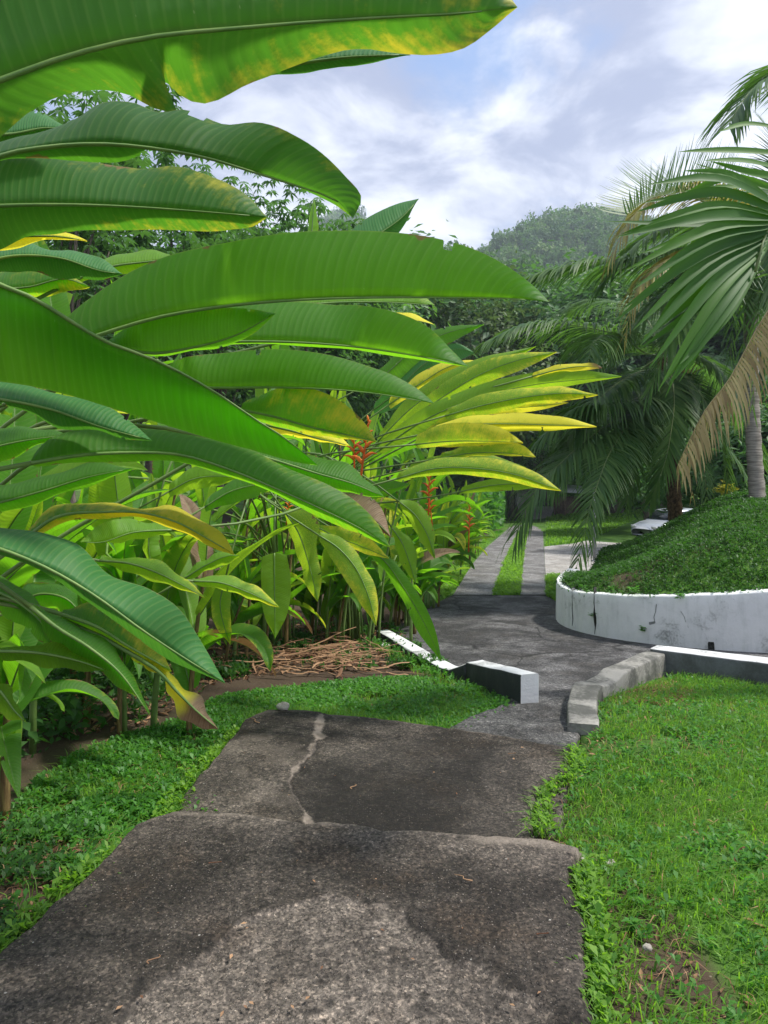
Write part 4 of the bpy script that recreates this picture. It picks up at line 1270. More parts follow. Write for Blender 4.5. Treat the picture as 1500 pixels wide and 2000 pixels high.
traced(B, [(606, 560), (606, 500), (610, 440), (614, 385)], [(600, 560), (596, 500), (602, 440), (614, 385)], [(612, 560), (622, 500), (622, 430), (614, 385)], (3.2, 3.2), .07, (1, 1), 'heli_lime', .1, 0, 0, .004, 'furled young leaf standing straight up')
traced(B, [(-60, 520), (30, 500), (120, 505), (200, 530), (240, 535)], [(-60, 505), (30, 478), (120, 488), (190, 505), (240, 535)], [(-60, 540), (30, 530), (120, 548), (200, 545), (240, 536)], (2.1, 2.2), .1, (1, 1), 'heli_blue', .15)
traced(B, [(-120, 640), (-20, 570), (60, 560), (130, 545), (175, 560)], [(-120, 600), (-20, 535), (60, 520), (130, 530), (175, 560)], [(-120, 660), (0, 600), (70, 580), (130, 568), (175, 562)], (2.3, 2.35), .12, (1, 1), 'heli', .45)
traced(B, [(120, 560), (200, 525), (300, 510), (400, 500)], [(120, 545), (200, 505), (300, 494), (400, 500)], [(120, 575), (200, 545), (300, 528), (400, 501)], (2.4, 2.5), .10, (1, 1), 'heli_lime', .25)

# --- C: the near plant whose leaves hang towards the soil at the left
Cp = plant(-2.5, 2.5, 'low heliconia nearest the path with big leaves hanging over the soil')
traced(Cp, [(-260, 480), (-80, 520), (0, 556), (60, 580), (130, 622), (200, 664), (300, 702), (430, 772), (500, 820), (560, 858), (620, 908)],
       None, [(-260, 760), (-100, 735), (0, 746), (150, 776), (280, 820), (380, 850), (480, 880), (560, 902), (600, 908), (620, 909)],
       (1.25, 1.4, 1.6), .19, (1, 1), 'heli', .12, 0, 0, .003, 'wide diagonal leaf with a pale midrib on its upper edge')
traced(Cp, [(-160, 770), (0, 780), (100, 800), (200, 835), (296, 860)], [(-160, 740), (0, 748), (120, 770), (220, 800), (260, 830), (296, 860)], [(-160, 800), (0, 790), (60, 810), (110, 838), (190, 845), (240, 858), (296, 861)],
       (1.75, 1.8), .12, (1, 1), 'heli_blue', .05, 0, 0, .003, 'bluish green leaf seen from its waxy side')
traced(Cp, [(60, 905), (150, 890), (250, 884), (350, 888), (450, 918), (540, 955), (640, 1000), (700, 1030), (762, 1068)],
       [(60, 895), (90, 862), (160, 838), (250, 840), (380, 850), (490, 880), (560, 915), (640, 950), (700, 985), (740, 1025), (762, 1068)],
       [(60, 912), (150, 905), (250, 904), (350, 908), (450, 935), (540, 970), (620, 1008), (690, 1040), (762, 1069)],
       (1.8, 2.0, 2.2), .14, (1, 1), 'heli', .3, 0, 0, .004, 'dark arching leaf lit lime towards its drooping tip')
traced(Cp, [(470, 880), (540, 900), (620, 925), (690, 945), (750, 970)], [(470, 870), (540, 878), (620, 893), (690, 918), (730, 945), (750, 970)], [(470, 890), (540, 925), (620, 948), (690, 962), (750, 971)],
       (2.25, 2.3), .12, (1, 1), 'heli', .2)
traced(Cp, [(600, 950), (650, 985), (700, 1005), (740, 1025), (763, 1048)], [(600, 940), (650, 958), (700, 962), (740, 985), (763, 1048)], [(600, 965), (650, 1000), (700, 1020), (740, 1038), (763, 1050)],
       (2.4, 2.4), .09, (1, 1), 'heli_lime', .8, 0, 1.15, .004, 'dried pale tan leaf tip')
traced(Cp, [(40, 1060), (110, 1010), (200, 1000), (280, 1002), (350, 1022), (410, 1055), (457, 1082)], [(40, 1050), (100, 990), (180, 985), (225, 990), (270, 998), (330, 984), (380, 1010), (430, 1040), (457, 1082)],
       [(40, 1068), (110, 1025), (200, 1010), (280, 1015), (350, 1042), (400, 1068), (457, 1084)], (2.0, 2.1), .12, (1, 1), 'heli', .72, 0, .12, .006, 'twisting leaf with a yellow curled tip')
traced(Cp, [(-220, 1030), (-80, 1050), (0, 1072), (80, 1104), (180, 1160), (280, 1232), (360, 1285), (440, 1334)], [(-220, 1010), (-80, 1020), (0, 1036), (100, 1047), (150, 1062), (215, 1125), (290, 1150), (345, 1185), (395, 1260), (440, 1334)],
       [(-220, 1045), (-80, 1065), (0, 1085), (70, 1115), (150, 1165), (240, 1232), (330, 1290), (440, 1335)], (1.6, 1.7, 1.75), .14, (1, 1), 'heli_blue', .08, 0, 0, .003, 'blue green drooping leaf with a pale midrib over the soil')  # blue green carries the sky's reflection, put into the base colour
traced(Cp, [(120, 1200), (190, 1225), (250, 1262), (300, 1290), (335, 1310)], [(120, 1190), (170, 1185), (230, 1190), (280, 1235), (320, 1275), (335, 1310)], [(120, 1212), (190, 1250), (250, 1282), (300, 1305), (335, 1311)],
       (2.0, 2.0), .11, (1, 1), 'heli', .55)
traced(Cp, [(-80, 1275), (0, 1272), (80, 1276), (150, 1290), (215, 1312)], [(-80, 1262), (0, 1265), (80, 1261), (150, 1275), (215, 1312)], [(-80, 1290), (0, 1292), (80, 1298), (150, 1306), (215, 1313)], (1.9, 1.9), .09, (1, 1), 'heli_lime', .2)
traced(Cp, [(60, 1185), (110, 1225), (170, 1262), (230, 1310), (292, 1396)], [(60, 1180), (120, 1205), (190, 1245), (250, 1300), (292, 1396)], [(60, 1200), (110, 1262), (180, 1300), (240, 1350), (292, 1397)], (1.9, 1.9), .12, (1, 1), 'heli', .3)
traced(Cp, [(-120, 1130), (-20, 1150), (40, 1180), (90, 1230), (100, 1262)], [(-120, 1110), (-20, 1130), (50, 1150), (95, 1210), (100, 1262)], [(-120, 1160), (-20, 1190), (40, 1230), (80, 1255), (100, 1264)], (2.0, 2.0), .12, (1, 1), 'heli', .15)
traced(Cp, [(20, 1190), (80, 1160), (130, 1170), (160, 1200)], [(20, 1180), (70, 1142), (130, 1145), (160, 1200)], [(20, 1200), (80, 1190), (120, 1200), (160, 1202)], (2.2, 2.2), .1, (1, 1), 'heli', .1)
traced(Cp, [(278, 1290), (310, 1312), (345, 1350), (380, 1385), (426, 1424)], [(278, 1285), (320, 1300), (355, 1335), (395, 1375), (426, 1424)], [(278, 1298), (310, 1330), (340, 1385), (370, 1408), (426, 1425)], (2.0, 2.0), .07, (1, 1), 'heli_lime', .9, 0, .55, .012, 'small yellow leaf with a curled dry brown tip')
traced(Cp, [(-60, 1310), (0, 1350), (30, 1390), (52, 1412)], [(-60, 1290), (0, 1335), (35, 1375), (52, 1412)], [(-60, 1340), (-10, 1385), (25, 1405), (52, 1413)], (1.9, 1.9), .08, (1, 1), 'heli_lime', .3)
traced(Cp, [(-160, 900), (-40, 880), (40, 862), (130, 850)], [(-160, 860), (-40, 845), (40, 832), (130, 850)], [(-160, 930), (-40, 915), (40, 890), (130, 851)], (2.1, 2.2), .12, (1, 1), 'heli', .1)
traced(Cp, [(-160, 990), (-20, 985), (80, 960), (180, 930), (260, 915)], [(-160, 960), (-20, 955), (80, 930), (180, 908), (260, 915)], [(-160, 1010), (-20, 1008), (80, 985), (180, 950), (260, 916)], (2.2, 2.3), .11, (1, 1), 'heli', .05)

# --- D: the yellow-green plant leaning over the drive
D = plant(-.36, 8.9, 'sunlit yellow green heliconia fanning its speckled leaves towards the drive')
TORN.append(D)
DB = [(-.42, 7.9, float(lawn_h(-.4, 7.9)))]


def dl(mid, up, lo, Y, tint, speck, R=.10, mat='heli_lime', **kw):
    return traced(D, mid, up, lo, Y, R, (1, 1), mat, tint, speck, kw.pop('dry', 0), .006, **kw)


dl([(738, 862), (800, 800), (880, 745), (960, 705), (1047, 676)], [(738, 850), (800, 775), (880, 722), (960, 695), (1047, 676)], [(738, 870), (800, 815), (880, 762), (960, 722), (1047, 677)], (5.9, 5.6), .25, .5)
dl([(790, 830), (870, 772), (940, 730), (1010, 704), (1088, 687)], [(790, 815), (860, 752), (930, 712), (1010, 690), (1088, 687)], [(790, 840), (870, 792), (940, 752), (1020, 722), (1088, 688)], (5.7, 5.4), .45, .75)
dl([(740, 880), (830, 820), (930, 778), (1040, 752), (1130, 742), (1214, 735)], [(740, 865), (830, 795), (930, 755), (1040, 728), (1130, 722), (1214, 735)], [(740, 890), (830, 845), (930, 800), (1040, 768), (1130, 752), (1214, 736)], (5.6, 5.1), .15, .15, label='longest green leaf of the fan, pointing over the drive')
dl([(1040, 735), (1090, 722), (1130, 716), (1176, 718)], [(1040, 728), (1085, 714), (1130, 710), (1165, 711), (1176, 718)], [(1040, 740), (1090, 728), (1140, 724), (1176, 719)], (5.25, 5.1), 1.0, .6, R=.045, dry=.35)
dl([(870, 812), (950, 790), (1030, 775), (1100, 768), (1168, 771)], [(870, 800), (940, 772), (1020, 758), (1100, 757), (1168, 771)], [(870, 822), (950, 812), (1030, 794), (1100, 785), (1168, 772)], (5.3, 5.0), .55, .8)
dl([(830, 850), (900, 815), (960, 800), (1030, 795), (1110, 786)], [(830, 840), (900, 795), (960, 783), (1030, 780), (1110, 786)], [(830, 858), (900, 828), (960, 812), (1030, 805), (1110, 787)], (5.5, 5.3), .75, .9, R=.07)
dl([(840, 845), (920, 830), (1000, 828), (1080, 830), (1165, 833)], [(840, 835), (920, 812), (1000, 808), (1060, 810), (1120, 818), (1165, 833)], [(840, 852), (920, 842), (1000, 842), (1080, 840), (1165, 834)], (5.2, 4.9), .9, .6)
dl([(812, 868), (880, 862), (950, 862), (1021, 864)], [(812, 850), (860, 830), (920, 826), (980, 836), (1021, 864)], [(812, 876), (880, 872), (950, 870), (1021, 866)], (5.1, 5.0), .65, 1.0, dry=.12)
dl([(860, 895), (920, 885), (990, 885), (1046, 892)], [(860, 885), (920, 868), (990, 862), (1025, 872), (1046, 892)], [(860, 902), (920, 892), (990, 892), (1046, 893)], (5.2, 5.1), .6, .7)
dl([(800, 915), (870, 898), (950, 896), (1028, 912)], [(800, 905), (870, 888), (950, 888), (1028, 912)], [(800, 920), (870, 905), (950, 902), (1028, 913)], (5.5, 5.4), .35, .5, R=.06)
dl([(775, 935), (850, 915), (930, 915), (1010, 928), (1060, 945), (1096, 958)], [(775, 925), (850, 897), (930, 893), (1010, 908), (1060, 930), (1096, 958)], [(775, 940), (850, 930), (930, 930), (1010, 942), (1060, 955), (1096, 959)], (4.9, 4.7), .5, 1.0, label='lowest speckled yellow leaf of the fan')
dl([(900, 960), (960, 948), (1020, 945), (1070, 950)], [(900, 952), (960, 935), (1020, 936), (1070, 950)], [(900, 965), (960, 960), (1020, 956), (1070, 951)], (5.4, 5.2), .15, .1, R=.06)
dl([(720, 900), (790, 862), (850, 838), (920, 826)], [(720, 885), (780, 835), (850, 815), (920, 826)], [(720, 910), (790, 882), (860, 858), (920, 828)], (6.0, 5.7), .1, 0, mat='heli')
dl([(640, 985), (700, 968), (760, 955), (800, 945)], [(640, 975), (700, 945), (760, 938), (800, 945)], [(640, 992), (700, 982), (760, 968), (800, 946)], (5.8, 5.7), .1, 0, mat='heli')
dl([(700, 760), (740, 740), (800, 690), (860, 655), (945, 633)], [(700, 750), (750, 715), (800, 668), (870, 640), (945, 633)], [(700, 770), (760, 755), (820, 705), (880, 670), (945, 634)], (6.6, 6.4), .1, 0, mat='heli')
dl([(730, 800), (770, 770), (830, 710), (905, 682), (925, 688)], [(730, 790), (770, 745), (830, 695), (900, 672), (925, 688)], [(730, 812), (790, 790), (850, 735), (905, 700), (925, 690)], (6.6, 6.4), .12, 0, mat='heli_blue')
dl([(760, 790), (820, 750), (880, 715), (940, 705)], [(760, 778), (820, 730), (880, 705), (940, 705)], [(760, 800), (820, 765), (880, 735), (940, 706)], (6.2, 6.0), .8, .5)
for px, py, Y, s in ((703, 886, 6.3, 1.0),):
    pass

# --- E: centre plant with limp lime leaves hanging in front of the stems
E = plant(-1.17, 8.5, 'heliconia in the centre with limp lime leaves hanging before bare stems')


TORN.append(E)


def el(mid, up, lo, Y, tint, speck=0, R=.09, mat='heli_lime', **kw):
    return traced(E, mid, up, lo, Y, R, (1, 1), mat, tint, speck, kw.pop('dry', 0), .008, **kw)


el([(556, 1000), (580, 1035), (600, 1090), (612, 1135), (621, 1175)], [(556, 995), (600, 998), (622, 1020), (618, 1070), (628, 1130), (621, 1175)], [(556, 1005), (572, 1055), (586, 1105), (600, 1150), (621, 1176)], (4.9, 4.8), .35, .9, label='limp veined lime leaf hanging with a notched side')
el([(622, 1045), (660, 1070), (695, 1110), (718, 1160), (735, 1222)], [(622, 1038), (665, 1050), (700, 1085), (730, 1140), (738, 1185), (735, 1222)], [(622, 1055), (650, 1095), (680, 1140), (708, 1185), (735, 1223)], (4.8, 4.7), .5, .8, label='large limp lime leaf hanging tip down')
el([(536, 1080), (536, 1130), (537, 1190), (537, 1248)], [(512, 1085), (510, 1130), (515, 1195), (537, 1248)], [(560, 1082), (568, 1130), (562, 1195), (537, 1249)], (5.2, 5.1), .2, .1, dry=.05, label='flat leaf hanging straight down above the soil')
el([(335, 1035), (260, 1040), (190, 1060), (157, 1058)], [(335, 1028), (270, 1016), (200, 1022), (157, 1058)], [(350, 1046), (270, 1052), (200, 1060), (157, 1060)], (3.4, 3.2), .3)
el([(195, 1095), (250, 1100), (310, 1120), (360, 1145), (400, 1167)], [(195, 1085), (250, 1090), (310, 1097), (360, 1128), (400, 1167)], [(195, 1100), (250, 1115), (310, 1138), (360, 1156), (400, 1168)], (3.2, 3.2), .4, .2)
el([(378, 1135), (430, 1138), (480, 1155), (545, 1185)], [(378, 1130), (430, 1125), (490, 1138), (545, 1185)], [(378, 1140), (430, 1150), (480, 1170), (545, 1186)], (3.9, 3.9), .45, .3)
el([(360, 1130), (400, 1105), (450, 1085), (468, 1085)], [(360, 1125), (400, 1092), (440, 1078), (468, 1085)], [(360, 1140), (400, 1120), (450, 1098), (468, 1086)], (4.2, 4.2), .25)
el([(780, 980), (810, 1005), (835, 1045), (850, 1092)], [(780, 975), (820, 985), (845, 1030), (850, 1092)], [(780, 990), (800, 1020), (825, 1060), (850, 1093)], (5.3, 5.2), .35, .3)
el([(765, 1030), (785, 1060), (800, 1100), (812, 1140)], [(765, 1025), (800, 1050), (815, 1100), (812, 1140)], [(765, 1040), (775, 1075), (790, 1112), (812, 1141)], (5.2, 5.2), .25, .1)
el([(690, 1055), (740, 1085), (790, 1150), (830, 1220), (862, 1290)], [(690, 1050), (750, 1080), (810, 1150), (850, 1230), (862, 1290)], [(690, 1060), (740, 1100), (785, 1170), (820, 1240), (862, 1291)], (5.4, 5.6), .08, 0, R=.07, mat='heli', label='narrow dark leaf drooping over the white kerb')
el([(300, 1010), (290, 1060), (300, 1100), (316, 1108)], [(280, 1015), (280, 1060), (292, 1100), (316, 1108)], [(318, 1010), (310, 1060), (316, 1090), (316, 1109)], (4.4, 4.4), .15)
el([(620, 1030), (660, 1050), (700, 1065), (760, 1090)], [(620, 1025), (670, 1030), (720, 1050), (760, 1090)], [(620, 1036), (660, 1060), (710, 1080), (760, 1091)], (5.2, 5.2), .6, .5, R=.06)
el([(400, 990), (450, 960), (510, 945), (560, 940)], [(400, 980), (450, 940), (510, 925), (560, 940)], [(400, 1000), (450, 985), (510, 965), (560, 942)], (4.6, 4.7), .12, mat='heli')
el([(330, 960), (380, 935), (430, 930), (470, 935)], [(330, 945), (380, 912), (430, 912), (470, 935)], [(330, 972), (380, 955), (430, 948), (470, 936)], (4.8, 4.8), .2, mat='heli_lime')
el([(440, 1130), (430, 1180), (440, 1230), (450, 1260)], [(425, 1135), (412, 1180), (425, 1230), (450, 1260)], [(455, 1135), (450, 1180), (452, 1230), (450, 1261)], (4.9, 4.9), .5, .3, dry=.25, R=.06)


# ------------------------------------------------------------------ generic heliconias behind, grown by rule
def proto_leaf(Lh, wid, droop, rise, seed, twist=0.0):
    t = np.linspace(0, 1, 34)
    ang = rise - droop*t**1.4
    d = np.stack([np.cos(ang), .25*twist*t, np.sin(ang)], 1)
    Mid = np.concatenate([[[0, 0, 0]], np.cumsum(d[:-1]*Lh/33, axis=0)])
    prof = wid*np.sin(np.pi*t**.72)**.6*(1-.25*t)
    T = nrm(np.gradient(Mid, axis=0))
    S = nrm(np.cross(T, np.array([0, 0, 1.0])) + np.array([0, 0, .0]))
    N = np.cross(S, T)
    f = .42
    tw = twist*t[:, None]
    S2 = S*np.cos(tw) + N*np.sin(tw); N2 = N*np.cos(tw) - S*np.sin(tw)
    return Mid, Mid + (S2*math.cos(f)+N2*math.sin(f))*prof[:, None], Mid + (-S2*math.cos(f)+N2*math.sin(f))*prof[:, None]


PROTO = []
for i, (Lh, w, dr, ri, tw) in enumerate([(1.15, .13, .9, .55, .2), (1.25, .14, 1.5, .75, -.4), (1.0, .12, .5, .95, .3), (1.1, .125, 1.9, .5, .5), (1.3, .14, .7, .3, -.2), (.95, .13, 2.3, .7, -.6)]):
    Mi, Ea, Eb = proto_leaf(Lh, w, dr, ri, i, tw)
    V, Q, uv = leaf_grid(Mi, Ea, Eb, i*2.3, .010, .06, [(.35+.1*i % .5, 1, .4), (.62, -1, .3), (.8, 1 if i % 2 else -1, .5)][:i % 4])
    for mt in ('heli', 'heli_lime'):
        me = mesh_data('leaf', V, Q, uv=uv); me.materials.append(M[mt])
        V2, Q2, T2, _ = tube(Mi[:-1:3], np.linspace(.006, .0015, len(Mi[:-1:3])), 6)
        mr = mesh_data('midrib', V2, [Q2, T2]); mr.materials.append(M['rib'])
        PROTO.append((me, mr, mt))


def stem_mesh(h, lean, az, r0):
    n = 10; t = np.linspace(0, 1, n)
    d = lean*h*t**1.8
    P = np.stack([d*np.cos(az), d*np.sin(az), h*t], 1)
    V, Q, T, _ = tube(P, np.linspace(r0, r0*.5, n), 7)
    return P, V, Q, T


def bract_mesh(s, seed):
    b = MB(); r = random.Random(seed)
    n = 9
    for i in range(n):
        t = i/(n-1); z = .04+.40*t; side = 1 if i % 2 else -1
        L = (.15-.09*t); el = RAD(18+52*t)
        az = seed + (0 if side > 0 else math.pi) + r.uniform(-.3, .3)
        dv = np.array([math.cos(az)*math.cos(el), math.sin(az)*math.cos(el), math.sin(el)])
        P = np.stack([np.array([0, 0, z]) + dv*L*q + np.array([0, 0, .035*L/.15*math.sin(q*3)]) for q in np.linspace(0, 1, 6)])
        V, Q, T, _ = tube(P*s, np.array([.010, .017, .016, .012, .007, .001])*s*(1.15-.5*t), 6)
        b.add(V, Q, T, a=r.random())
    V, Q, T, _ = tube(np.array([[0, 0, -.35], [0, 0, 0], [.01, 0, .2], [0, .01, .46]])*s, np.array([.012, .011, .008, .003])*s, 6)
    b.add(V, Q, T, a=.1)
    return b


def add_flower(plantobj, p, s, seed):
    b = bract_mesh(s, seed)
    o = b.build('flower', M['bract'], plantobj)
    o.location = [float(v) for v in np.array(p) - np.array(plantobj.location)]
    o.rotation_euler = (random.uniform(-.12, .12), random.uniform(-.15, .15), -seed + random.uniform(-.35, .35))
    return o


def grow(x, y, h, shoots, label, lime=.4, seed=0, toward=None, spread=.45, spec=.2, sc=1.0):
    r = random.Random(seed)
    p = plant(x, y, label)
    for s in range(shoots):
        a0 = r.uniform(0, 6.28)
        bx, by = spread*r.uniform(.1, 1)*math.cos(a0), spread*r.uniform(.1, 1)*math.sin(a0)
        hh = h*r.uniform(.55, .95)
        az = a0 + r.uniform(-.5, .5) if toward is None else toward + r.uniform(-1.0, 1.0)
        P, V, Q, T = stem_mesh(hh, r.uniform(.08, .3), az, .022*r.uniform(.8, 1.3))
        mk('stem', V, [Q, T], M['sheath'] if r.random() < .35 else M['petiole'], p, (bx, by, 0))
        nl = r.choice((5, 6, 6, 7))
        az2 = az + r.uniform(-.4, .4)
        for k in range(nl):
            t = .30 + .70*k/(nl-1)
            q = np.array([np.interp(t, np.linspace(0, 1, 10), P[:, c]) for c in range(3)])
            top = k == nl-1
            pi = r.choice((2,)) if top else (r.choice((1, 3, 5, 5)) if k < 2 else r.choice((0, 0, 1, 3, 4, 4, 5)))
            me, mr, mt = PROTO[pi*2 + (1 if r.random() < lime else 0)]
            o = bpy.data.objects.new('leaf', me); COL.objects.link(o); o.parent = p
            o.location = (bx+q[0], by+q[1], q[2])
            o.rotation_euler = (r.uniform(-.35, .35), -.25 - .5*r.random() if not top else -.55, az2 + (0 if k % 2 else math.pi*r.uniform(.55, 1.0)) + r.uniform(-.5, .5))
            sz = r.uniform(.75, 1.1)*sc; o.scale = (sz, sz, sz)
            yl = r.random()
            o['tint'] = .1+.25*yl if mt == 'heli' else .08 + .6*yl**3.5
            o['speck'] = spec*r.random() if mt == 'heli_lime' else 0.0
            o['dry'] = .5 + .5*r.random() if r.random() < .06 else 0.0
            m2 = bpy.data.objects.new('midrib', mr); COL.objects.link(m2); m2.parent = o
    return p


GEN = [(-2.35, 3.8, 1.7, 5, 'low heliconia clump in the shade at the left edge', .2),
       (-1.75, 5.3, 1.5, 5, 'short heliconia clump over the dark soil at the left', .3),
       (-2.5, 4.6, 3.0, 5, 'dense heliconia clump at the left behind the hanging leaves', .3),
       (-3.4, 6.4, 3.4, 5, 'tall heliconia clump at the far left, its tips against the trees', .45),
       (-2.3, 7.0, 2.6, 6, 'heliconia clump in deep shade over the left soil', .3),
       (-1.8, 9.1, 3.3, 6, 'heliconia clump whose yellow tips poke up below the leafy trees', .5),
       (-2.9, 8.6, 3.6, 5, 'tall heliconia clump behind the left thicket, under the tall trees', .45),
       (-.75, 9.8, 2.9, 6, 'heliconia clump directly behind the orange flower spike', .45),
       (.05, 10.6, 2.5, 6, 'green heliconia clump behind the speckled fan of leaves', .4),
       (-1.6, 11.0, 3.4, 5, 'heliconia clump at the back of the thicket, mostly hidden', .5),
       (.75, 12.8, 1.75, 6, 'low heliconia clump where the driveway narrows to tracks', .35),
       (1.0, 14.9, 1.8, 6, 'low heliconia clump carrying the smaller orange flowers beside the track', .45),
       (1.5, 17.6, 1.9, 6, 'low bright heliconia clump midway down the wheel tracks', .6),
       (2.1, 21.0, 1.9, 5, 'low heliconia clump far down the wheel tracks', .6),
       (3.1, 25.0, 1.9, 5, 'last heliconia clump of the row, farthest down the tracks', .6),
       (-.5, 9.0, 1.15, 5, 'knee high heliconia shoots at the foot of the speckled fan', .4),
       (-1.45, 8.8, 1.1, 5, 'knee high heliconia shoots behind the limp lime leaves', .4),
       (.3, 10.1, 1.0, 5, 'knee high heliconia shoots behind the start of the white kerb', .3),
       (-2.0, 7.7, 1.0, 5, 'knee high heliconia shoots over the heap of dried stalks at the left', .3),
       (-1.05, 9.4, 1.3, 6, 'waist high heliconia shoots behind the hanging lime leaves', .25),
       (-2.75, 5.9, 1.5, 6, 'dark waist high heliconia shoots deep in the left thicket', .1),
       (-.3, 14.2, 2.8, 5, 'tall heliconia clump behind the low ones at the narrowing drive', .4)]
HP = [grow(x, y, h, n, lab, lm, 100+i, -.6 if y > 6 else -1.0, .5, .3 if y > 8 else .1) for i, (x, y, h, n, lab, lm) in enumerate(GEN)]
add_flower(D, W(707, 915, 5.2), .78, 1)
add_flower(D, W(692, 905, 5.3), .60, 2)
add_flower(HP[8], W(838, 975, 6.6), .68, 3)
add_flower(HP[8], W(842, 1005, 6.6), .5, 4)
add_flower(E, W(562, 1000, 5.0), .30, 5)
add_flower(HP[11], W(916, 1040, 11.5), .9, 6)
# bare stems and dead sheaths standing in the shade at the foot of E and D
for pl, n, cx, cy in ((E, 12, -1.15, 8.6), (D, 9, -.35, 9.0), (E, 6, -1.6, 8.1)):
    for i in range(n):
        x = cx+random.gauss(0, .28); y = cy+random.gauss(0, .3)
        P, V, Q, T = stem_mesh(random.uniform(.9, 2.4), random.uniform(.0, .35), random.uniform(-1.6, .8), random.uniform(.013, .026))
        z = float(lawn_h(x, y)) - .03
        mk('stem', V, [Q, T], M['sheath'] if random.random() < .55 else M['petiole'], pl, (x-pl.location.x, y-pl.location.y, z-pl.location.z))
# ------------------------------------------------------------------ palms
def frond_mesh(R, Lmax, n=64, droop=.10, fwd=.55, lift=.1, wid=.035, seed=0, start=.14, segs=5, tipw=.5, one=None, ragged=.0, hang=0.0):
    """R: rachis points. Leaflets in two rows that arch over and hang."""
    r = np.random.default_rng(seed)
    m = 200
    P = crv(R, m); T = nrm(np.gradient(P, axis=0))
    up = np.array([0, 0, 1.0])
    S = nrm(np.cross(T, up)); N = nrm(np.cross(S, T))
    tt = start + (1-start)*np.linspace(0, 1, n)**.95
    ii = np.clip((tt*(m-1)).astype(int), 0, m-1)
    b = MB()
    for sd in (1, -1):
        if one and sd != one: continue
        q = P[ii]; t3 = T[ii]
        prof = np.clip(np.sin(np.pi*np.clip(.10+.80*tt, 0, 1))**.5, .18, 1)
        L = Lmax*prof*r.uniform(.82, 1.08, n)
        if ragged: L = L*np.where(r.random(n) < ragged, r.uniform(.3, .8, n), 1)
        fw = (fwd + .9*tt**2.5)[:, None]
        d = nrm(S[ii]*sd + t3*fw + N[ii]*lift + r.normal(0, .07, (n, 3)))
        rows = []
        for k in range(segs+1):
            f = k/segs
            w = wid*np.array([.55, 1, .95, .8, .5, .06])[min(5, int(round(f*5)))]*r.uniform(.9, 1.1, n)
            wd = t3 - (t3*d).sum(1, keepdims=True)*d
            wd = nrm(wd + 1e-6)
            rows.append((q - wd*w[:, None]/2, q + wd*w[:, None]/2))
            q = q + d*(L/segs)[:, None]
            d = nrm(d + np.array([0, 0, -1.0])*(droop*(1+2.0*f) + hang)*r.uniform(.7, 1.3, n)[:, None] + r.normal(0, .025, (n, 3)))
        V = np.stack([v for a, c in rows for v in (a, c)], 1).reshape(-1, 3)
        k0 = np.arange(n)[:, None]*(2*(segs+1))
        Q = np.concatenate([k0 + np.array([2*k, 2*k+1, 2*k+3, 2*k+2]) for k in range(segs)])
        b.add(V, Q, a=np.repeat(r.random(n), 2*(segs+1)))
    Pk = P[::5]; Sk = S[::5]*.008
    b.add(np.stack([Pk-Sk, Pk+Sk], 1).reshape(-1, 3), gridq(len(Pk), 2), a=.5)
    return b, P


def frond(palm, R, Lmax, mat='palm', rmat='rachis', rr=.022, label=None, **kw):
    R = np.asarray(R, float)
    b, P = frond_mesh(R, Lmax, **kw)
    o = b.build('frond', M[mat], palm, loc=R[0])
    n = 40; Pr = P[np.linspace(0, 199, n).astype(int)]
    V, Q, T, _ = tube(Pr-R[0], np.linspace(rr, rr*.12, n), 6)
    mk('rachis', V, [Q, T], M[rmat], o)
    if label: o['label'] = label
    return o


def trunk_mesh(base, top, r0, r1, bow=.0, rings=60):
    n = rings; t = np.linspace(0, 1, n)
    base = np.array(base, float); top = np.array(top, float)
    P = base + (top-base)*t[:, None]; P[:, 0] += bow*np.sin(np.pi*t)
    r = r0*(1-t)+r1*t + .06*r0*np.sin(t*n*2.1) + .35*r0*np.exp(-t*22)
    return tube(P, r, 14)


def palm(base, top, r0, r1, mat, label, bow=0.0):
    p = empty('palm_tree', base); tag(p, label, 'palm', 'coconut palms by the mound')
    V, Q, T, uv = trunk_mesh((0, 0, -.3), np.array(top)-np.array(base), r0, r1, bow)
    mk('trunk', V, [Q, T], mat, p)
    return p


PBt = W(1296, 700, 15.0)
pb = (W(1326, 1000, 14.6)[0], 14.6, float(mound_h(np.array(W(1326, 1000, 14.6)[0]), np.array(14.6))))
PB = palm(pb, PBt, .15, .13, M['bark_brown'], 'shorter coconut palm with a brown trunk and long drooping fronds over the court')
fB = lambda pts, L, **kw: frond(PB, WP(pts), L, **kw)
fB([(1290, 690, 15), (1235, 662, 14.7), (1165, 643, 14.4), (1085, 632, 14.2), (1010, 640, 14), (962, 662, 13.9)], 1.15, seed=1, droop=.16, n=99, wid=.04)
fB([(1290, 695, 14.8), (1262, 690, 14.2), (1230, 668, 13.4), (1196, 656, 12.6), (1168, 662, 12), (1150, 700, 11.6), (1143, 745, 11.5)], 1.25, seed=2, droop=.22, n=99, wid=.04)
fB([(1290, 720, 15), (1262, 790, 14.4), (1220, 812, 14), (1165, 845, 13.4), (1100, 900, 13), (1045, 960, 12.7), (1010, 1035, 12.6)], 1.3, seed=3, droop=.13, n=121, wid=.042)
fB([(1290, 725, 14.8), (1252, 800, 14), (1208, 856, 13), (1172, 932, 12.2), (1148, 1010, 11.9), (1126, 1108, 11.8)], .95, seed=4, droop=.11, n=113, wid=.036)
fB([(1300, 710, 14.6), (1314, 750, 13.8), (1314, 820, 13.2), (1298, 905, 12.9), (1272, 975, 12.8)], .80, seed=5, droop=.07, n=94, wid=.036, fwd=1.1, label='frond hanging straight down beside the brown trunk')
fB([(1300, 720, 15), (1350, 780, 15.2), (1400, 850, 15), (1445, 915, 14.8), (1470, 975, 14.7)], .9, seed=6, droop=.08, n=94, wid=.038)
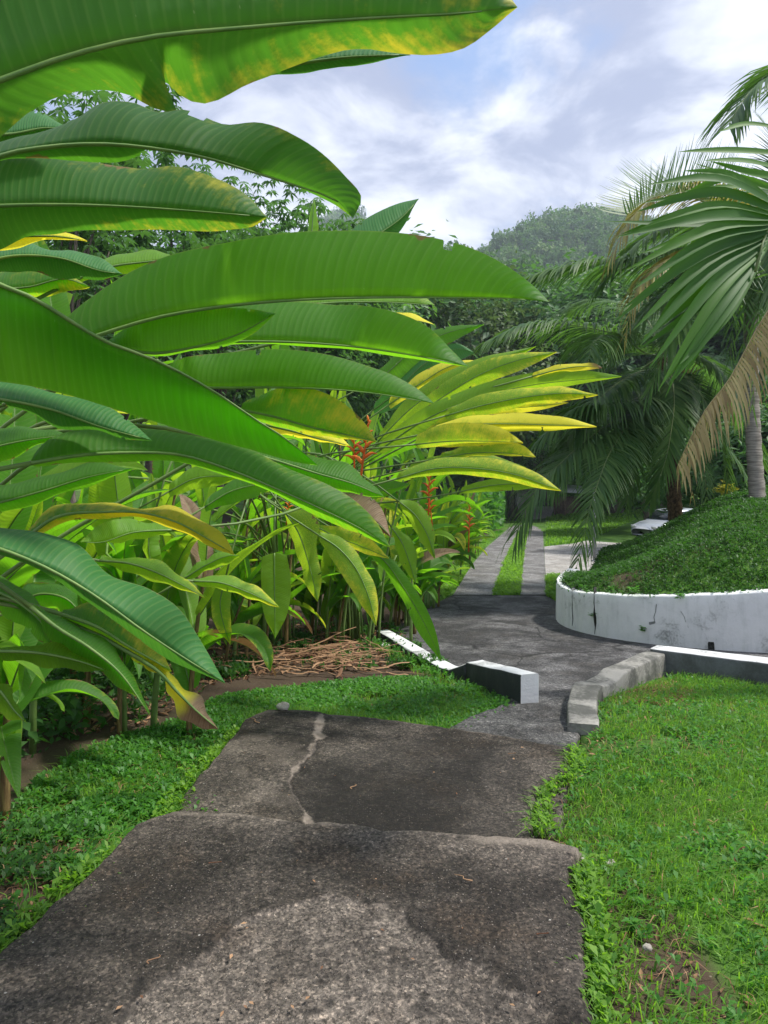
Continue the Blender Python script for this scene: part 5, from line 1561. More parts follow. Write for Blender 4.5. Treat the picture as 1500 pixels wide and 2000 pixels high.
fB([(1290, 695, 15.3), (1230, 740, 15.6), (1180, 790, 15.6), (1120, 860, 15.4), (1085, 940, 15.2)], 1.2, seed=7, droop=.13, n=99, wid=.04)
fB([(1295, 690, 15.2), (1330, 620, 15.8), (1390, 590, 16), (1460, 610, 16), (1520, 680, 16)], 1.2, seed=8, droop=.14, n=94)
fB([(1295, 700, 15.3), (1340, 700, 16.5), (1400, 740, 17.2), (1450, 820, 17.5)], 1.2, seed=9, droop=.15, n=81)
fB([(1290, 690, 15.3), (1260, 620, 16.5), (1200, 590, 17.5), (1130, 600, 18), (1070, 640, 18.2)], 1.2, seed=10, droop=.15, n=94)
fB([(1285, 740, 14.6), (1240, 780, 13.8), (1190, 790, 13.4), (1120, 800, 13.2), (1060, 850, 13.2)], 1.2, seed=11, droop=.2, n=94, wid=.04)
fB([(1300, 720, 14.6), (1345, 800, 13.9), (1372, 880, 13.6), (1380, 970, 13.5)], .8, seed=12, droop=.08, n=81, fwd=.9)
fB([(1290, 745, 14.8), (1262, 830, 14.2), (1240, 900, 13.9), (1222, 985, 13.8)], .8, seed=13, droop=.08, n=81, mat='palm')
fB([(1300, 715, 15), (1360, 700, 14.6), (1420, 740, 14.2), (1460, 820, 14), (1490, 910, 14)], 1.0, seed=15, droop=.14, n=96, wid=.04)
fB([(1298, 720, 14.8), (1340, 740, 14.2), (1385, 800, 13.8), (1415, 880, 13.7), (1425, 960, 13.7)], .95, seed=16, droop=.12, n=90, wid=.04)
fB([(1290, 720, 14.8), (1240, 730, 14.2), (1180, 770, 13.8), (1120, 840, 13.5), (1080, 930, 13.4)], 1.2, seed=17, droop=.15, n=100, wid=.042)
fB([(1288, 735, 14.6), (1230, 830, 13.9), (1190, 920, 13.4), (1165, 1000, 13.2), (1155, 1075, 13.2)], .9, seed=18, droop=.10, n=90, wid=.04)
frond(PB, WP([(1300, 730, 15), (1330, 800, 14.6), (1350, 880, 14.4), (1352, 960, 14.4)]), .6, seed=14, droop=.05, n=40, mat='palm_yellow', rmat='rachis_tan', fwd=1.2)

PAt = W(1474, 470, 13.6)
pa = (W(1482, 975, 12.6)[0], 12.6, float(mound_h(np.array(W(1482, 975, 12.6)[0]), np.array(12.6))))
PA = palm(pa, PAt, .135, .12, M['bark_palm'], 'taller coconut palm with a pale ringed trunk on the mound and yellowing fronds', -.1)
fA = lambda pts, L, **kw: frond(PA, WP(pts), L, **kw)
fA([(1470, 470, 13.5), (1400, 470, 13.4), (1310, 495, 13.2), (1220, 510, 13), (1140, 514, 12.8), (1055, 535, 12.7)], 1.25, seed=21, droop=.16, n=105, wid=.042)
fA([(1470, 465, 13.6), (1430, 420, 13), (1370, 392, 12.2), (1310, 380, 11.4), (1262, 392, 10.8), (1225, 420, 10.5)], 1.0, seed=22, droop=-.02, n=81, wid=.034, lift=1.2, label='bluish frond with leaflets raised like a fan against the sky')
fA([(1470, 468, 13.4), (1400, 380, 12.6), (1330, 366, 12.2), (1262, 398, 12), (1216, 455, 11.9), (1196, 500, 11.9)], .95, seed=23, droop=.2, n=72, wid=.036, mat='palm_tan', rmat='rachis_tan', label='tan yellow frond hanging over the dark ones')
fA([(1470, 475, 13.4), (1390, 480, 12.4), (1318, 500, 12), (1262, 545, 11.8), (1230, 610, 11.7), (1222, 650, 11.7)], .85, seed=24, droop=.2, n=89, wid=.036, mat='palm_tan', rmat='rachis_tan')
fA([(1470, 475, 13.4), (1410, 530, 12.6), (1350, 600, 12.2), (1300, 680, 12), (1268, 760, 12)], 1.1, seed=25, droop=.15, n=94, wid=.04)
fA([(1474, 480, 13.4), (1450, 560, 12.8), (1430, 640, 12.6), (1425, 730, 12.6)], .9, seed=27, droop=.08, n=81, fwd=.9)
fA([(1476, 475, 13.5), (1500, 560, 12.8), (1520, 650, 12.6), (1530, 750, 12.6)], .9, seed=28, droop=.08, n=81, fwd=.9, mat='palm')
fA([(1476, 465, 13.6), (1520, 400, 13.6), (1600, 370, 13.8), (1700, 420, 14)], 1.1, seed=29, droop=.14, n=81)
fA([(1474, 465, 13.8), (1430, 430, 15), (1370, 440, 16), (1300, 500, 16.5)], 1.1, seed=30, droop=.14, n=81)
fA([(1474, 465, 13.8), (1510, 380, 14.5), (1530, 310, 15), (1500, 250, 15.4)], 1.0, seed=31, droop=.05, n=81, lift=.5)

fA([(1474, 470, 13.2), (1482, 560, 12.2), (1478, 660, 12.0), (1470, 790, 12.0)], .75, seed=32, droop=.07, n=90, fwd=1.0, label='dark frond hanging down over the pale trunk')
fA([(1478, 470, 13.2), (1505, 540, 12.0), (1512, 640, 11.8), (1500, 740, 11.8)], .7, seed=33, droop=.07, n=80, fwd=1.0)
fA([(1470, 475, 13.2), (1440, 560, 12.2), (1452, 680, 12.0), (1448, 800, 12.0)], .7, seed=34, droop=.07, n=80, fwd=1.0)

fA([(1470, 472, 13.4), (1400, 500, 12.9), (1320, 555, 12.6), (1250, 620, 12.5), (1200, 690, 12.5)], 1.1, seed=35, droop=.15, n=96, wid=.042)
fA([(1470, 468, 13.6), (1400, 440, 13.4), (1320, 440, 13.2), (1240, 480, 13), (1180, 550, 13)], 1.05, seed=36, droop=.13, n=96, wid=.04)
fA([(1470, 470, 13.8), (1380, 560, 14), (1330, 640, 14.2), (1300, 730, 14.3)], 1.0, seed=37, droop=.12, n=84, wid=.04)

# the near palm stands outside the picture on the right; its fronds reach in
NPb = (5.6, 5.9, float(lawn_h(5.6, 5.9)))
NPt = np.array([5.2, 6.1, 4.8])
NP_ = palm(NPb, NPt, .16, .14, M['bark_palm'], 'near coconut palm at the right edge with broad leaflets and a dried brown frond', .1)
frond(NP_, [NPt, W(1640, 420, 6.2), W(1560, 520, 6.0), W(1480, 640, 6.0), W(1425, 740, 6.0), W(1372, 810, 6.0), W(1325, 905, 6.0)], .62, seed=41, droop=.26, n=150, wid=.019, mat='palm_yellow', rmat='rachis_tan', fwd=.35, lift=-.9, start=.3, ragged=.3, label='dried brown yellow frond sagging in from the right edge')
frond(NP_, [NPt, W(1640, 120, 6.0), W(1580, 110, 5.8), W(1520, 140, 5.6), W(1460, 185, 5.5), W(1425, 240, 5.4)], .75, seed=42, droop=.12, n=121, wid=.026, fwd=.8, start=.3)

# broad-leafleted frond coming towards the eye: each leaflet measured (root -> bend -> tip)
fan = [  # px, py, Y  root | middle | tip, width m
    ((1530, 300, 3.3), (1440, 290, 3.2), (1326, 281, 3.1), .030), ((1530, 330, 3.3), (1460, 312, 3.2), (1376, 305, 3.1), .032),
    ((1530, 345, 3.3), (1470, 335, 3.2), (1388, 307, 3.15), .030), ((1525, 250, 3.3), (1470, 240, 3.3), (1404, 249, 3.2), .026),
    ((1520, 400, 3.2), (1400, 345, 3.0), (1270, 352, 2.9), .040), ((1520, 410, 3.2), (1390, 372, 3.0), (1245, 405, 2.9), .040),
    ((1520, 420, 3.2), (1390, 395, 3.0), (1225, 438, 2.9), .042), ((1520, 425, 3.2), (1380, 420, 2.95), (1207, 452, 2.85), .042),
    ((1515, 432, 3.2), (1385, 440, 2.95), (1226, 505, 2.85), .042), ((1510, 440, 3.2), (1380, 468, 2.95), (1235, 560, 2.85), .044),
    ((1505, 448, 3.2), (1375, 490, 2.95), (1215, 592, 2.85), .044), ((1500, 455, 3.2), (1370, 515, 2.95), (1236, 640, 2.85), .044),
    ((1498, 462, 3.2), (1372, 540, 2.95), (1250, 672, 2.85), .044), ((1496, 470, 3.2), (1380, 565, 2.95), (1268, 704, 2.85), .044),
    ((1492, 480, 3.2), (1385, 590, 2.95), (1285, 742, 2.9), .042), ((1488, 490, 3.2), (1395, 610, 2.95), (1305, 735, 2.9), .042),
    ((1484, 500, 3.2), (1400, 625, 2.95), (1318, 722, 2.9), .040), ((1482, 510, 3.2), (1410, 620, 3.0), (1328, 690, 2.9), .040),
    ((1500, 385, 3.25), (1410, 330, 3.1), (1335, 318, 3.1), .034), ((1512, 405, 3.4), (1420, 430, 3.3), (1300, 520, 3.3), .036),
    ((1500, 470, 3.4), (1420, 560, 3.3), (1350, 660, 3.3), .036), ((1515, 370, 3.4), (1430, 345, 3.4), (1320, 380, 3.4), .034)]
fan = fan + [tuple((px+random.uniform(-22, 22)*q, py+random.uniform(-26, 26)*q, Y+.12) for q, (px, py, Y) in zip((.3, .7, 1.2), f[:3])) + (f[3]*.9,) for f in fan[4:]]
fb = MB()
for i, (a, b_, c, w) in enumerate(fan):
    P = crv(WP([a, b_, c]), 10); P[:, 2] -= random.uniform(.0, .05)*np.linspace(0, 1, 10)**2.2; T = nrm(np.gradient(P, axis=0))
    # broad side partly towards the eye, keel folded
    S = nrm(np.cross(T, np.array([.15, -.9, .3 + .3*math.sin(i*2.3)])))
    pw = w*1.15*np.array([.5, .8, .98, 1, 1, .95, .85, .65, .4, .04])[:, None]
    K = nrm(np.cross(S, T))
    V = np.stack([P-S*pw/2, P-K*pw*.22, P+S*pw/2], 1).reshape(-1, 3)
    fb.add(V, gridq(10, 3), a=random.random())
R0 = W(1560, 300, 3.6)
fo = fb.build('frond', M['palm_bright'], NP_, loc=R0)
fo['label'] = 'big bright green frond end fanning broad leaflets from the right'
Rr = crv(np.array([NPt, W(1800, 60, 4.6), W(1640, 180, 3.9), R0, W(1530, 380, 3.3), W(1497, 450, 3.2), W(1475, 530, 3.1)]), 50)
V, Q, T, _ = tube(Rr-R0, np.linspace(.03, .006, 50), 7)
mk('rachis', V, [Q, T], M['rachis'], fo)


# ------------------------------------------------------------------ trees
def tree_parts(seed, h, rad, cl, per, leaf, wid=.5, open_=.0, umb=False, trunk_r=.2, low=.35, sig=.30):
    """returns (wood MB, leaves MB) around the foot of the trunk"""
    r = np.random.default_rng(seed)
    wood = MB(); lv = MB()
    n = 9; t = np.linspace(0, 1, n)
    top = np.array([r.normal(0, .06)*h, r.normal(0, .06)*h, h*.62])
    P = np.array([0, 0, -.3]) + t[:, None]*(top + [0, 0, .3]); P[:, 0] += .03*h*np.sin(t*4+seed); P[:, 1] += .03*h*np.cos(t*3+seed)
    V, Q, T, uv = tube(P, trunk_r*(1-.65*t) + trunk_r*.5*np.exp(-t*14), 9); wood.add(V, Q, T)
    u = r.normal(0, 1, (cl, 3)); u = nrm(u); u[:, 2] = np.where(u[:, 2] < -.55, -u[:, 2], u[:, 2])
    rr = r.uniform(.35, 1.0, cl)**.55
    lobe = 1 + .28*np.sin(3*np.arctan2(u[:, 1], u[:, 0])+seed) + .15*np.sin(5*u[:, 2]*2+seed)
    C = u*rr[:, None]*lobe[:, None]*np.array([rad, rad, h*(1-low)/2]) + np.array([0, 0, h*(low+1)/2])
    C = C[C[:, 2] > h*.12]
    for i in r.choice(len(C), min(len(C), 16), replace=False):
        a = np.interp(r.uniform(.35, .98), t, np.arange(n)); k = int(a); s = P[k]*(1-(a-k)) + P[min(k+1, n-1)]*(a-k)
        m = (s+C[i])/2 + np.array([0, 0, .06*h])
        B = crv(np.array([s, m, C[i]]), 8)
        V, Q, T, uv = tube(B, np.linspace(trunk_r*.38, trunk_r*.05, 8), 6); wood.add(V, Q, T)
    X = np.repeat(C, per, 0); X = X + r.normal(0, 1, X.shape)*np.array([1, 1, .62])*rad*sig*r.uniform(.6, 1.3, (len(C), 1)).repeat(per, 0)
    tone = np.repeat(r.random(len(C)), per)
    global rng
    sv, rng = rng, r
    if umb:
        m = 7
        az = (np.arange(m)/m*2*np.pi)[None] + r.random((len(X), 1))*6.28
        L = leaf*r.uniform(.7, 1.2, (len(X), 1))
        tilt = r.normal(0, .35, (len(X), 1, 3))
        d = nrm(np.stack([np.cos(az), np.sin(az), -.35+0*az], -1) + tilt*[1, 1, .6])
        s = nrm(np.cross(d, np.array([0, 0, 1.0])))
        b = X[:, None]; w = (L*.16)[..., None]
        md = b + d*(L*.55)[..., None] + [0, 0, .03]; tp = b + d*L[..., None] - np.array([0, 0, 1.])*(L*.12)[..., None]
        V = np.stack([b+0*md, md+s*w, tp, md-s*w], 2).reshape(-1, 3)
        k = np.arange(len(X)*m)[:, None]*4
        lv.add(V, k+np.array([[0, 1, 2, 3]]), a=np.clip(np.repeat(tone, m*4)*.6+np.repeat(r.random(len(X)*m), 4)*.4, 0, 1))
    else:
        out = nrm(X-np.array([0, 0, h*.5])) + np.array([0, 0, .6])
        V, T, a = kites(X, leaf*r.uniform(.6, 1.3, len(X)), wid, updir=nrm(out))
        lv.add(V, T=T, a=np.clip(np.repeat(tone, 5)*.6 + a*.4, 0, 1))
    rng = sv
    return wood, lv


TREE_CACHE = {}


def tree(kind, x, y, z, label, rot=0.0, sc=1.0, sz=1.0, group='trees beyond the garden'):
    if kind not in TREE_CACHE:
        a = TREES[kind]
        wood, lv = tree_parts(**a['p'])
        o = empty('tree', (0, 0, 0))
        wood.build('trunk', M['bark'], o); lv.build('crown', M[a['m']], o)
        TREE_CACHE[kind] = o
    else:
        o = copy_tree(TREE_CACHE[kind])
    o.location = (x, y, z); o.rotation_euler = (0, 0, rot); o.scale = (sc, sc, sc*sz)
    return tag(o, label, 'tree', group)


TREES = {
    'dense': dict(m='tree_dark', p=dict(seed=3, h=14, rad=6, cl=190, per=110, leaf=.46, trunk_r=.35, low=.12, sig=.125)),
    'mid': dict(m='tree_mid', p=dict(seed=7, h=13, rad=5.5, cl=170, per=110, leaf=.42, trunk_r=.3, low=.15, sig=.12)),
    'pale': dict(m='tree_pale', p=dict(seed=12, h=13, rad=4.2, cl=90, per=42, leaf=.42, trunk_r=.16, low=.2, sig=.17)),
    'palmate': dict(m='tree_dark', p=dict(seed=5, h=11, rad=4.0, cl=70, per=13, leaf=.30, umb=True, trunk_r=.16, low=.40, sig=.13)),
    'feathery': dict(m='tree_dark', p=dict(seed=9, h=11, rad=4.8, cl=120, per=60, leaf=.26, wid=.4, trunk_r=.18, low=.3, sig=.13)),
    'mango': dict(m='tree_dark', p=dict(seed=15, h=6, rad=2.8, cl=110, per=60, leaf=.34, wid=.32, trunk_r=.16, low=.10, sig=.15)),
}


def at_ground(px, Y): return (px-750)/F*Y


def tpx(kind, px, Y, pytop, label, rot=0.0, hw=1.0, zb=None, group='trees beyond the garden'):
    """a tree whose foot is at distance Y under column px and whose top reaches row pytop"""
    x = at_ground(px, Y); z = float(lawn_h(x, Y)) if zb is None else zb
    ztop = EZ-(pytop-HY)/F*Y
    h0 = TREES[kind]['p']['h']*1.02
    s = (ztop-z)/h0
    return tree(kind, x, Y, z-.1, label, rot, s*hw, 1/hw, group)


g2 = 'trees behind the heliconia thicket'
tpx('palmate', 560, 30, 362, 'open branched tree with hand shaped leaves against the sky, right of the leafy ones', .3, .85, group=g2)
tpx('palmate', 290, 22, 285, 'tree with hand shaped leaves showing between the big arching leaves', 2.1, 1.0, group=g2)
tpx('palmate', 120, 17, 180, 'tallest open tree at the far left, seen under the overhead leaf', 4.0, .9, group=g2)
tpx('feathery', 200, 20, 455, 'fine leaved tree low behind the thicket at the left', 1.0, 1.2, group=g2)
tpx('feathery', 400, 26, 465, 'fine leaved tree low between the two open branched trees', 2.5, 1.2, group=g2)
tpx('mid', 40, 34, 450, 'round tree at the far left behind the fine leaved ones', .5, 1.1, group=g2)
tpx('dense', 480, 42, 485, 'dark tree filling the gap behind the open branched trees', .9, 1.0, group=g2)
tpx('mid', 640, 46, 498, 'leafy tree behind the upright leaf tip', 2.9, 1.0, group=g2)
tpx('mid', 560, 38, 460, 'bushy tree directly under the open branched crown', 1.9, .9, group=g2)
tpx('dense', 760, 60, 500, 'dark tree behind the middle of the long leaf', 1.4, 1.1)
tpx('dense', 850, 66, 530, 'dark tree just left of the greyish vine draped tree', 3.3, 1.0)
tpx('pale', 935, 52, 566, 'thin greyish tree draped with bare vines, paler than its neighbours', .0, 1.0)
tpx('mid', 1000, 62, 585, 'mid green tree between the greyish tree and the drooping palm', 4.1, 1.0)
tpx('dense', 1080, 70, 540, 'dark tree behind the left tips of the palm fronds', 5.0, 1.1)
tpx('dense', 1190, 60, 545, 'big dark tree behind the crown of the shorter palm', .2, 1.1)
tpx('mid', 1300, 66, 520, 'leafy tree behind the tan palm frond', 2.2, 1.1)
tpx('dense', 1420, 58, 520, 'dark tree behind the pale palm trunk', 1.1, 1.2)
tpx('dense', 1540, 50, 500, 'dark tree at the right edge beyond the palms', 2.6, 1.1)
tpx('mango', 1262, 38, 800, 'dense dark low tree overhanging the parked car', .4, 1.35)
tpx('mango', 1350, 27, 800, 'dense dark low tree behind the brown palm trunk', 1.7, 1.3)
tpx('mango', 1460, 24, 780, 'dense dark low tree behind the pale palm trunk', 3.0, 1.3)
tpx('mango', 1560, 22, 760, 'dense dark low tree at the right edge behind the mound', 4.3, 1.3)
tpx('mango', 1056, 84, 838, 'small dark tree over the far road', 2.2, 1.4)
tpx('mango', 1110, 78, 845, 'small dark tree right of the far road, behind the shelter', 5.2, 1.5)
tpx('mango', 930, 62, 815, 'small dark tree left of the gate post', .9, 1.5)
tpx('mid', 1150, 90, 640, 'leafy tree up the slope behind the shelter', 3.7, 1.2)
tpx('mid', 920, 96, 660, 'leafy tree up the slope above the gate', 5.6, 1.2)
# shrubs along the far verge left of the gate: ivy-like bank
q = scatter([(4.4, 38), (6.2, 38), (10.6, 62), (7.5, 62)], 6000)
zz = lawn_h(q[:, 0], q[:, 1]) + rng.random(len(q))**.8*np.clip(2.2+1.0*fbm(q[:, 0]*.6, q[:, 1]*.3, 95), .4, 4)
V, T, a = kites(np.c_[q, zz], rng.uniform(.18, .42, len(q)), .7, .3)
b = MB(); b.add(V, T=T, a=a); hb = b.build('hedge', M['weed'])
tag(hb, 'bright green hedge left of the gate post beside the far road', 'hedge')


q = scatter([(14.5, 69), (25, 66), (26, 69), (15, 72)], 5000)  # bright bank added to hide the dark shade under the far trees
zz = lawn_h(q[:, 0], q[:, 1]) + rng.random(len(q))**.8*np.clip(1.5+1.0*fbm(q[:, 0]*.5, q[:, 1]*.3, 96), .4, 3)
V, T, a = kites(np.c_[q, zz], rng.uniform(.2, .45, len(q)), .7, .3)
b = MB(); b.add(V, T=T, a=a)
tag(b.build('hedge', M['weed']), 'low green bushes added to brighten the far edge of the sloping lawn, behind the shelter', 'hedge')


# ------------------------------------------------------------------ hills
def hills_h(X, Y):
    r = np.hypot(X, Y)
    a = X/np.maximum(Y, 1)
    hA = 118*np.exp(-((X-100)/120)**2 - ((Y-420)/135)**2)
    hA += 95*np.exp(-((X-330)/150)**2 - ((Y-430)/160)**2)
    hB = 232*np.exp(-((X+38)/95)**2 - ((Y-720)/170)**2)
    hC = 40*np.exp(-((X+70)/90)**2 - ((Y-260)/90)**2) + 33*np.exp(-((X-10)/60)**2 - ((Y-205)/60)**2) + 60*np.exp(-((X-150)/75)**2 - ((Y-240)/85)**2)
    hD = 90*np.exp(-((X+330)/160)**2 - ((Y-450)/200)**2)
    ramp = np.clip((Y-75)/120, 0, 1)
    return -6 + ramp*(14 + hA + hB + hC + hD + 6*fbm(X/45, Y/45, 101) + 10*fbm(X/110, Y/110, 103)*np.clip((Y-150)/100, 0, 1))


hx = np.arange(-520, 521, 8.0); hy = np.concatenate([np.arange(72, 300, 6.0), np.arange(300, 930, 9.0)])
HX, HYY = np.meshgrid(hx, hy)
hills = mk('hills', np.stack([HX, HYY, hills_h(HX, HYY)], -1).reshape(-1, 3), gridq(len(hy), len(hx)), plain('hill_soil', (.02, .045, .015), (.05, .09, .025), .08, .95, .1))
tag(hills, 'forested hills closing the valley', kind='structure')

# one forest over the slopes, thousands of crowns: stuff
tmpl = []
for s in range(5):
    r = np.random.default_rng(200+s)
    u = nrm(r.normal(0, 1, (26, 3))); u[:, 2] = np.abs(u[:, 2])
    C = u*r.uniform(.6, 1.0, (26, 1))*np.array([1, 1, .8])
    X = np.repeat(C, 9, 0) + r.normal(0, .17, (234, 3))
    sv, rng = rng, r
    V, T, a = kites(X, r.uniform(.16, .34, len(X)), .75, updir=nrm(X+[0, 0, .5]))
    rng = sv
    tmpl.append((V, T, a))
fm = MB(); cnt = 0
pts = []
for (y0, y1, cell) in ((92, 160, 5.2), (160, 260, 5.6), (260, 460, 6.6), (460, 800, 9.5)):
    gx = np.arange(-.42*y1, .64*y1, cell); gy = np.arange(y0, y1, cell)
    A, B = np.meshgrid(gx, gy); A = (A + rng.uniform(-.5, .5, A.shape)*cell).ravel(); B = (B + rng.uniform(-.5, .5, B.shape)*cell).ravel()
    k = (A/B > -.42) & (A/B < .64)
    pts.append(np.c_[A[k], B[k], np.full(k.sum(), cell)])
pts = np.concatenate(pts)
# keep what the slope turns towards the valley
Hh = hills_h(pts[:, 0], pts[:, 1])
back = np.maximum.reduce([(hills_h(pts[:, 0]*f, pts[:, 1]*f)-EZ+6)/(pts[:, 1]*f) for f in (.55, .65, .75, .82, .88, .93, .97)])
keep = (Hh + 12 - EZ)/pts[:, 1] > back - .004
pts = pts[keep]; Hh = Hh[keep]
for i, (x, y, c) in enumerate(pts):
    V, T, a = tmpl[i % 5]
    s = c*random.uniform(.55, 1.0); hgt = s*random.uniform(.8, 1.5)
    if random.random() < .06: hgt *= 1.7; s *= .8
    an = random.random()*6.28; ca, sa = math.cos(an), math.sin(an)
    U = np.stack([(V[:, 0]*ca-V[:, 1]*sa)*s + x, (V[:, 0]*sa+V[:, 1]*ca)*s + y, V[:, 2]*hgt + Hh[i] + random.uniform(0, 2.5)], 1)
    fm.add(U, T=T, a=np.clip(a*.25 + .85*random.random()**1.6 - .05 + .25*float(fbm(x/30, y/30, 300)), 0, 1))
fo_ = fm.build('forest', M['forest'])
tag(fo_, 'mixed green forest covering the hill slopes', kind='stuff')
print('forest crowns', len(pts))
# ------------------------------------------------------------------ parked car behind the mound
M['car_paint'] = plain('car_paint_silver', (.40, .43, .48), (.45, .48, .53), 3, .25, .5, 0, None, .3)
M['car_glass'] = plain('car_glass', (.02, .025, .03), (.03, .035, .04), 3, .05, .6)
M['tyre'] = plain('tyre_rubber', (.012, .012, .012), (.025, .025, .025), 20, .85, .2)
M['rim'] = plain('wheel_rim', (.35, .36, .37), (.42, .43, .44), 10, .3, .5, 0, None, .9)
M['lamp_glass'] = plain('lamp_glass', (.55, .56, .58), (.66, .67, .69), 10, .1, .6)


def car(x, y, z, rz, label):
    c = empty('parked_car', (x, y, z), rz)
    tag(c, label, 'car')
    # body: cross-sections along the length (x), half-width and outline height
    st = [(-2.05, .35, .62, .66), (-1.98, .28, .80, .76), (-1.5, .24, .92, .83), (-.9, .22, .98, .85), (0, .22, 1.0, .86), (.9, .22, .99, .86), (1.5, .24, .97, .84), (1.92, .28, .93, .78), (2.02, .38, .80, .70)]
    rows = []
    for X, zb, zt, hw in st:
        pts = [(-hw*.92, zb), (-hw, zb+.15), (-hw, zt-.22), (-hw*.94, zt-.06), (-hw*.8, zt), (0, zt+.02), (hw*.8, zt), (hw*.94, zt-.06), (hw, zt-.22), (hw, zb+.15), (hw*.92, zb)]
        rows.append([(X, a, b) for a, b in pts])
    V = np.array(rows).reshape(-1, 3); Q = gridq(len(st), 11)
    T = []
    for base in (0, (len(st)-1)*11):
        for j in range(1, 10): T.append([base, base+j, base+j+1])
    mk('body', V, [Q, np.array(T)], M['car_paint'], c)
    cab = [(-1.15, .96, .72, .80), (-.55, 1.44, .60, .82), (.3, 1.50, .60, .82), (1.1, 1.46, .58, .82), (1.75, .98, .70, .80)]
    V = []
    for X, zt, hw, hb in cab:
        V += [(X, -hb, .95), (X, -hw, zt-.03), (X, -hw*.85, zt), (X, hw*.85, zt), (X, hw, zt-.03), (X, hb, .95)]
    o = mk('cabin', np.array(V), gridq(5, 6), M['car_paint'], c, smooth=False)
    def win(name, q):
        q = np.array(q, float); n = np.cross(q[1]-q[0], q[3]-q[0]); n /= np.linalg.norm(n)
        ce = q.mean(0); s = np.sign(np.dot(n, ce-np.array([.2, 0, 1.0]))) or 1
        V = np.concatenate([q + n*s*.012, q - n*s*.02])
        mk(name, V, np.array([[0, 1, 2, 3], [0, 4, 5, 1], [1, 5, 6, 2], [2, 6, 7, 3], [3, 7, 4, 0]]), M['car_glass'], c, smooth=False)
    win('windscreen', [(-1.08, -.66, 1.02), (-1.08, .66, 1.02), (-.62, .54, 1.39), (-.62, -.54, 1.39)])
    win('rear_window', [(1.68, -.62, 1.05), (1.68, .62, 1.05), (1.18, .52, 1.40), (1.18, -.52, 1.40)])
    for s in (-1, 1):
        win('side_window', [(-.85, s*.785, 1.02), (.2, s*.79, 1.02), (.2, s*.645, 1.40), (-.5, s*.645, 1.38)])
        win('side_window', [(.28, s*.79, 1.02), (1.45, s*.775, 1.02), (1.05, s*.635, 1.39), (.28, s*.645, 1.40)])
        for nm, X in (('headlight', -1.99), ('tail_light', 1.98)):
            b = MB(); V, Q = boxm(X-.05, X+.05, s*.58-.13, s*.58+.13, .66, .78); b.add(V, Q)
            b.build(nm, M['lamp_glass'] if nm == 'headlight' else M['bract'], c, smooth=False)
        for X in (-1.3, 1.3):
            th = np.linspace(0, 2*np.pi, 25)[:-1]
            w = empty('wheel', (X, s*.76, .31)); w.parent = c
            P = np.stack([.25*np.cos(np.r_[th, th[:1]]), 0*np.r_[th, th[:1]], .25*np.sin(np.r_[th, th[:1]])], 1)
            V, Q, T, _ = tube(P, .075, 8, False); mk('tyre', V, Q, M['tyre'], w)
            V, Q, T, _ = tube(np.array([[0, -.05, 0], [0, .05, 0]]), .19, 18); mk('rim', V, [Q, T], M['rim'], w, smooth=False)
    return c


cx, cy = GD(1262, 1054)
car(float(W(1318, 0, 33)[0]), 33.0, float(zd(33.0))+.02, RAD(28), 'silver grey car parked on the court, half hidden behind the mound')

# ------------------------------------------------------------------ gate post, shelter, pole
M['shelter_roof'] = plain('shelter_roof_sheet', (.5, .52, .54), (.62, .64, .66), 6, .5, .4)
M['shelter_wood'] = plain('shelter_wood', (.10, .07, .05), (.2, .15, .11), 8, .8, .2)
gx, gy = GD(996, 1018)
gz = float(zd(gy))
gate = empty('gate_post', (gx, gy, gz)); tag(gate, 'slim black metal gate frame at the foot of the hedge beside the far road', 'gate')
for dx in (0.0, .42):
    b = MB(); V, Q = boxm(dx-.09, dx+.09, -.09, .09, -.2, 2.75); b.add(V, Q)
    V, Q = boxm(dx-.12, dx+.12, -.12, .12, 2.753, 2.83); b.add(V, Q)
    b.build('post', M['metal_dark'], gate, smooth=False)
b = MB()
for z in (.3, 1.4, 2.5): V, Q = boxm(.092, .328, -.03, .03, z-.04, z+.04); b.add(V, Q)
b.build('rail', M['metal_dark'], gate, smooth=False)

sx, sy = float(W(1118, 0, 62)[0]), 62.0
sz = float(lawn_h(sx, sy))
sh = empty('shelter', (sx, sy, sz), RAD(12)); tag(sh, 'small dark open shelter with a pale sheet roof on the far lawn', 'shelter')
b = MB(); V = np.array([(-1.5, -1.2, 1.95), (1.4, -1.2, 1.75), (1.4, 1.2, 2.35), (-1.5, 1.2, 2.55)]); V = np.concatenate([V, V+[0, 0, .09]])
b.add(V, np.array([[0, 3, 2, 1], [4, 5, 6, 7], [0, 1, 5, 4], [1, 2, 6, 5], [2, 3, 7, 6], [3, 0, 4, 7]])); b.build('roof', M['shelter_roof'], sh, smooth=False)
for dx in (-1.2, 1.1):
    for dy in (-.95, .95):
        b = MB(); V, Q = boxm(dx-.08, dx+.08, dy-.08, dy+.08, -.3, 1.85 + (.45 if dy > 0 else 0)); b.add(V, Q); b.build('post', M['shelter_wood'], sh, smooth=False)
b = MB(); V, Q = boxm(-1.1, 1.0, .80, .86, .0, 1.5); b.add(V, Q); b.build('back_panel', M['shelter_wood'], sh, smooth=False)

px_, py_ = GD(1161, 1097)
b = MB()
V, Q, T, _ = tube(np.array([[0, 0, -.1], [0, 0, 1.0], [0, 0, 2.3]]), np.array([.045, .04, .036]), 12); b.add(V, Q, T)
V, Q, T, _ = tube(np.array([[0, 0, 2.3], [0, 0, 2.36]]), np.array([.055, .05]), 12); b.add(V, Q, T)
V, Q, T, _ = tube(np.array([[0, 0, -.02], [0, 0, .05]]), np.array([.10, .09]), 12); b.add(V, Q, T)
pole = b.build('pole', M['metal_grey']); pole.location = (px_, py_, float(zd(py_)))
tag(pole, 'slender grey metal pole at the edge of the parking court', 'pole')

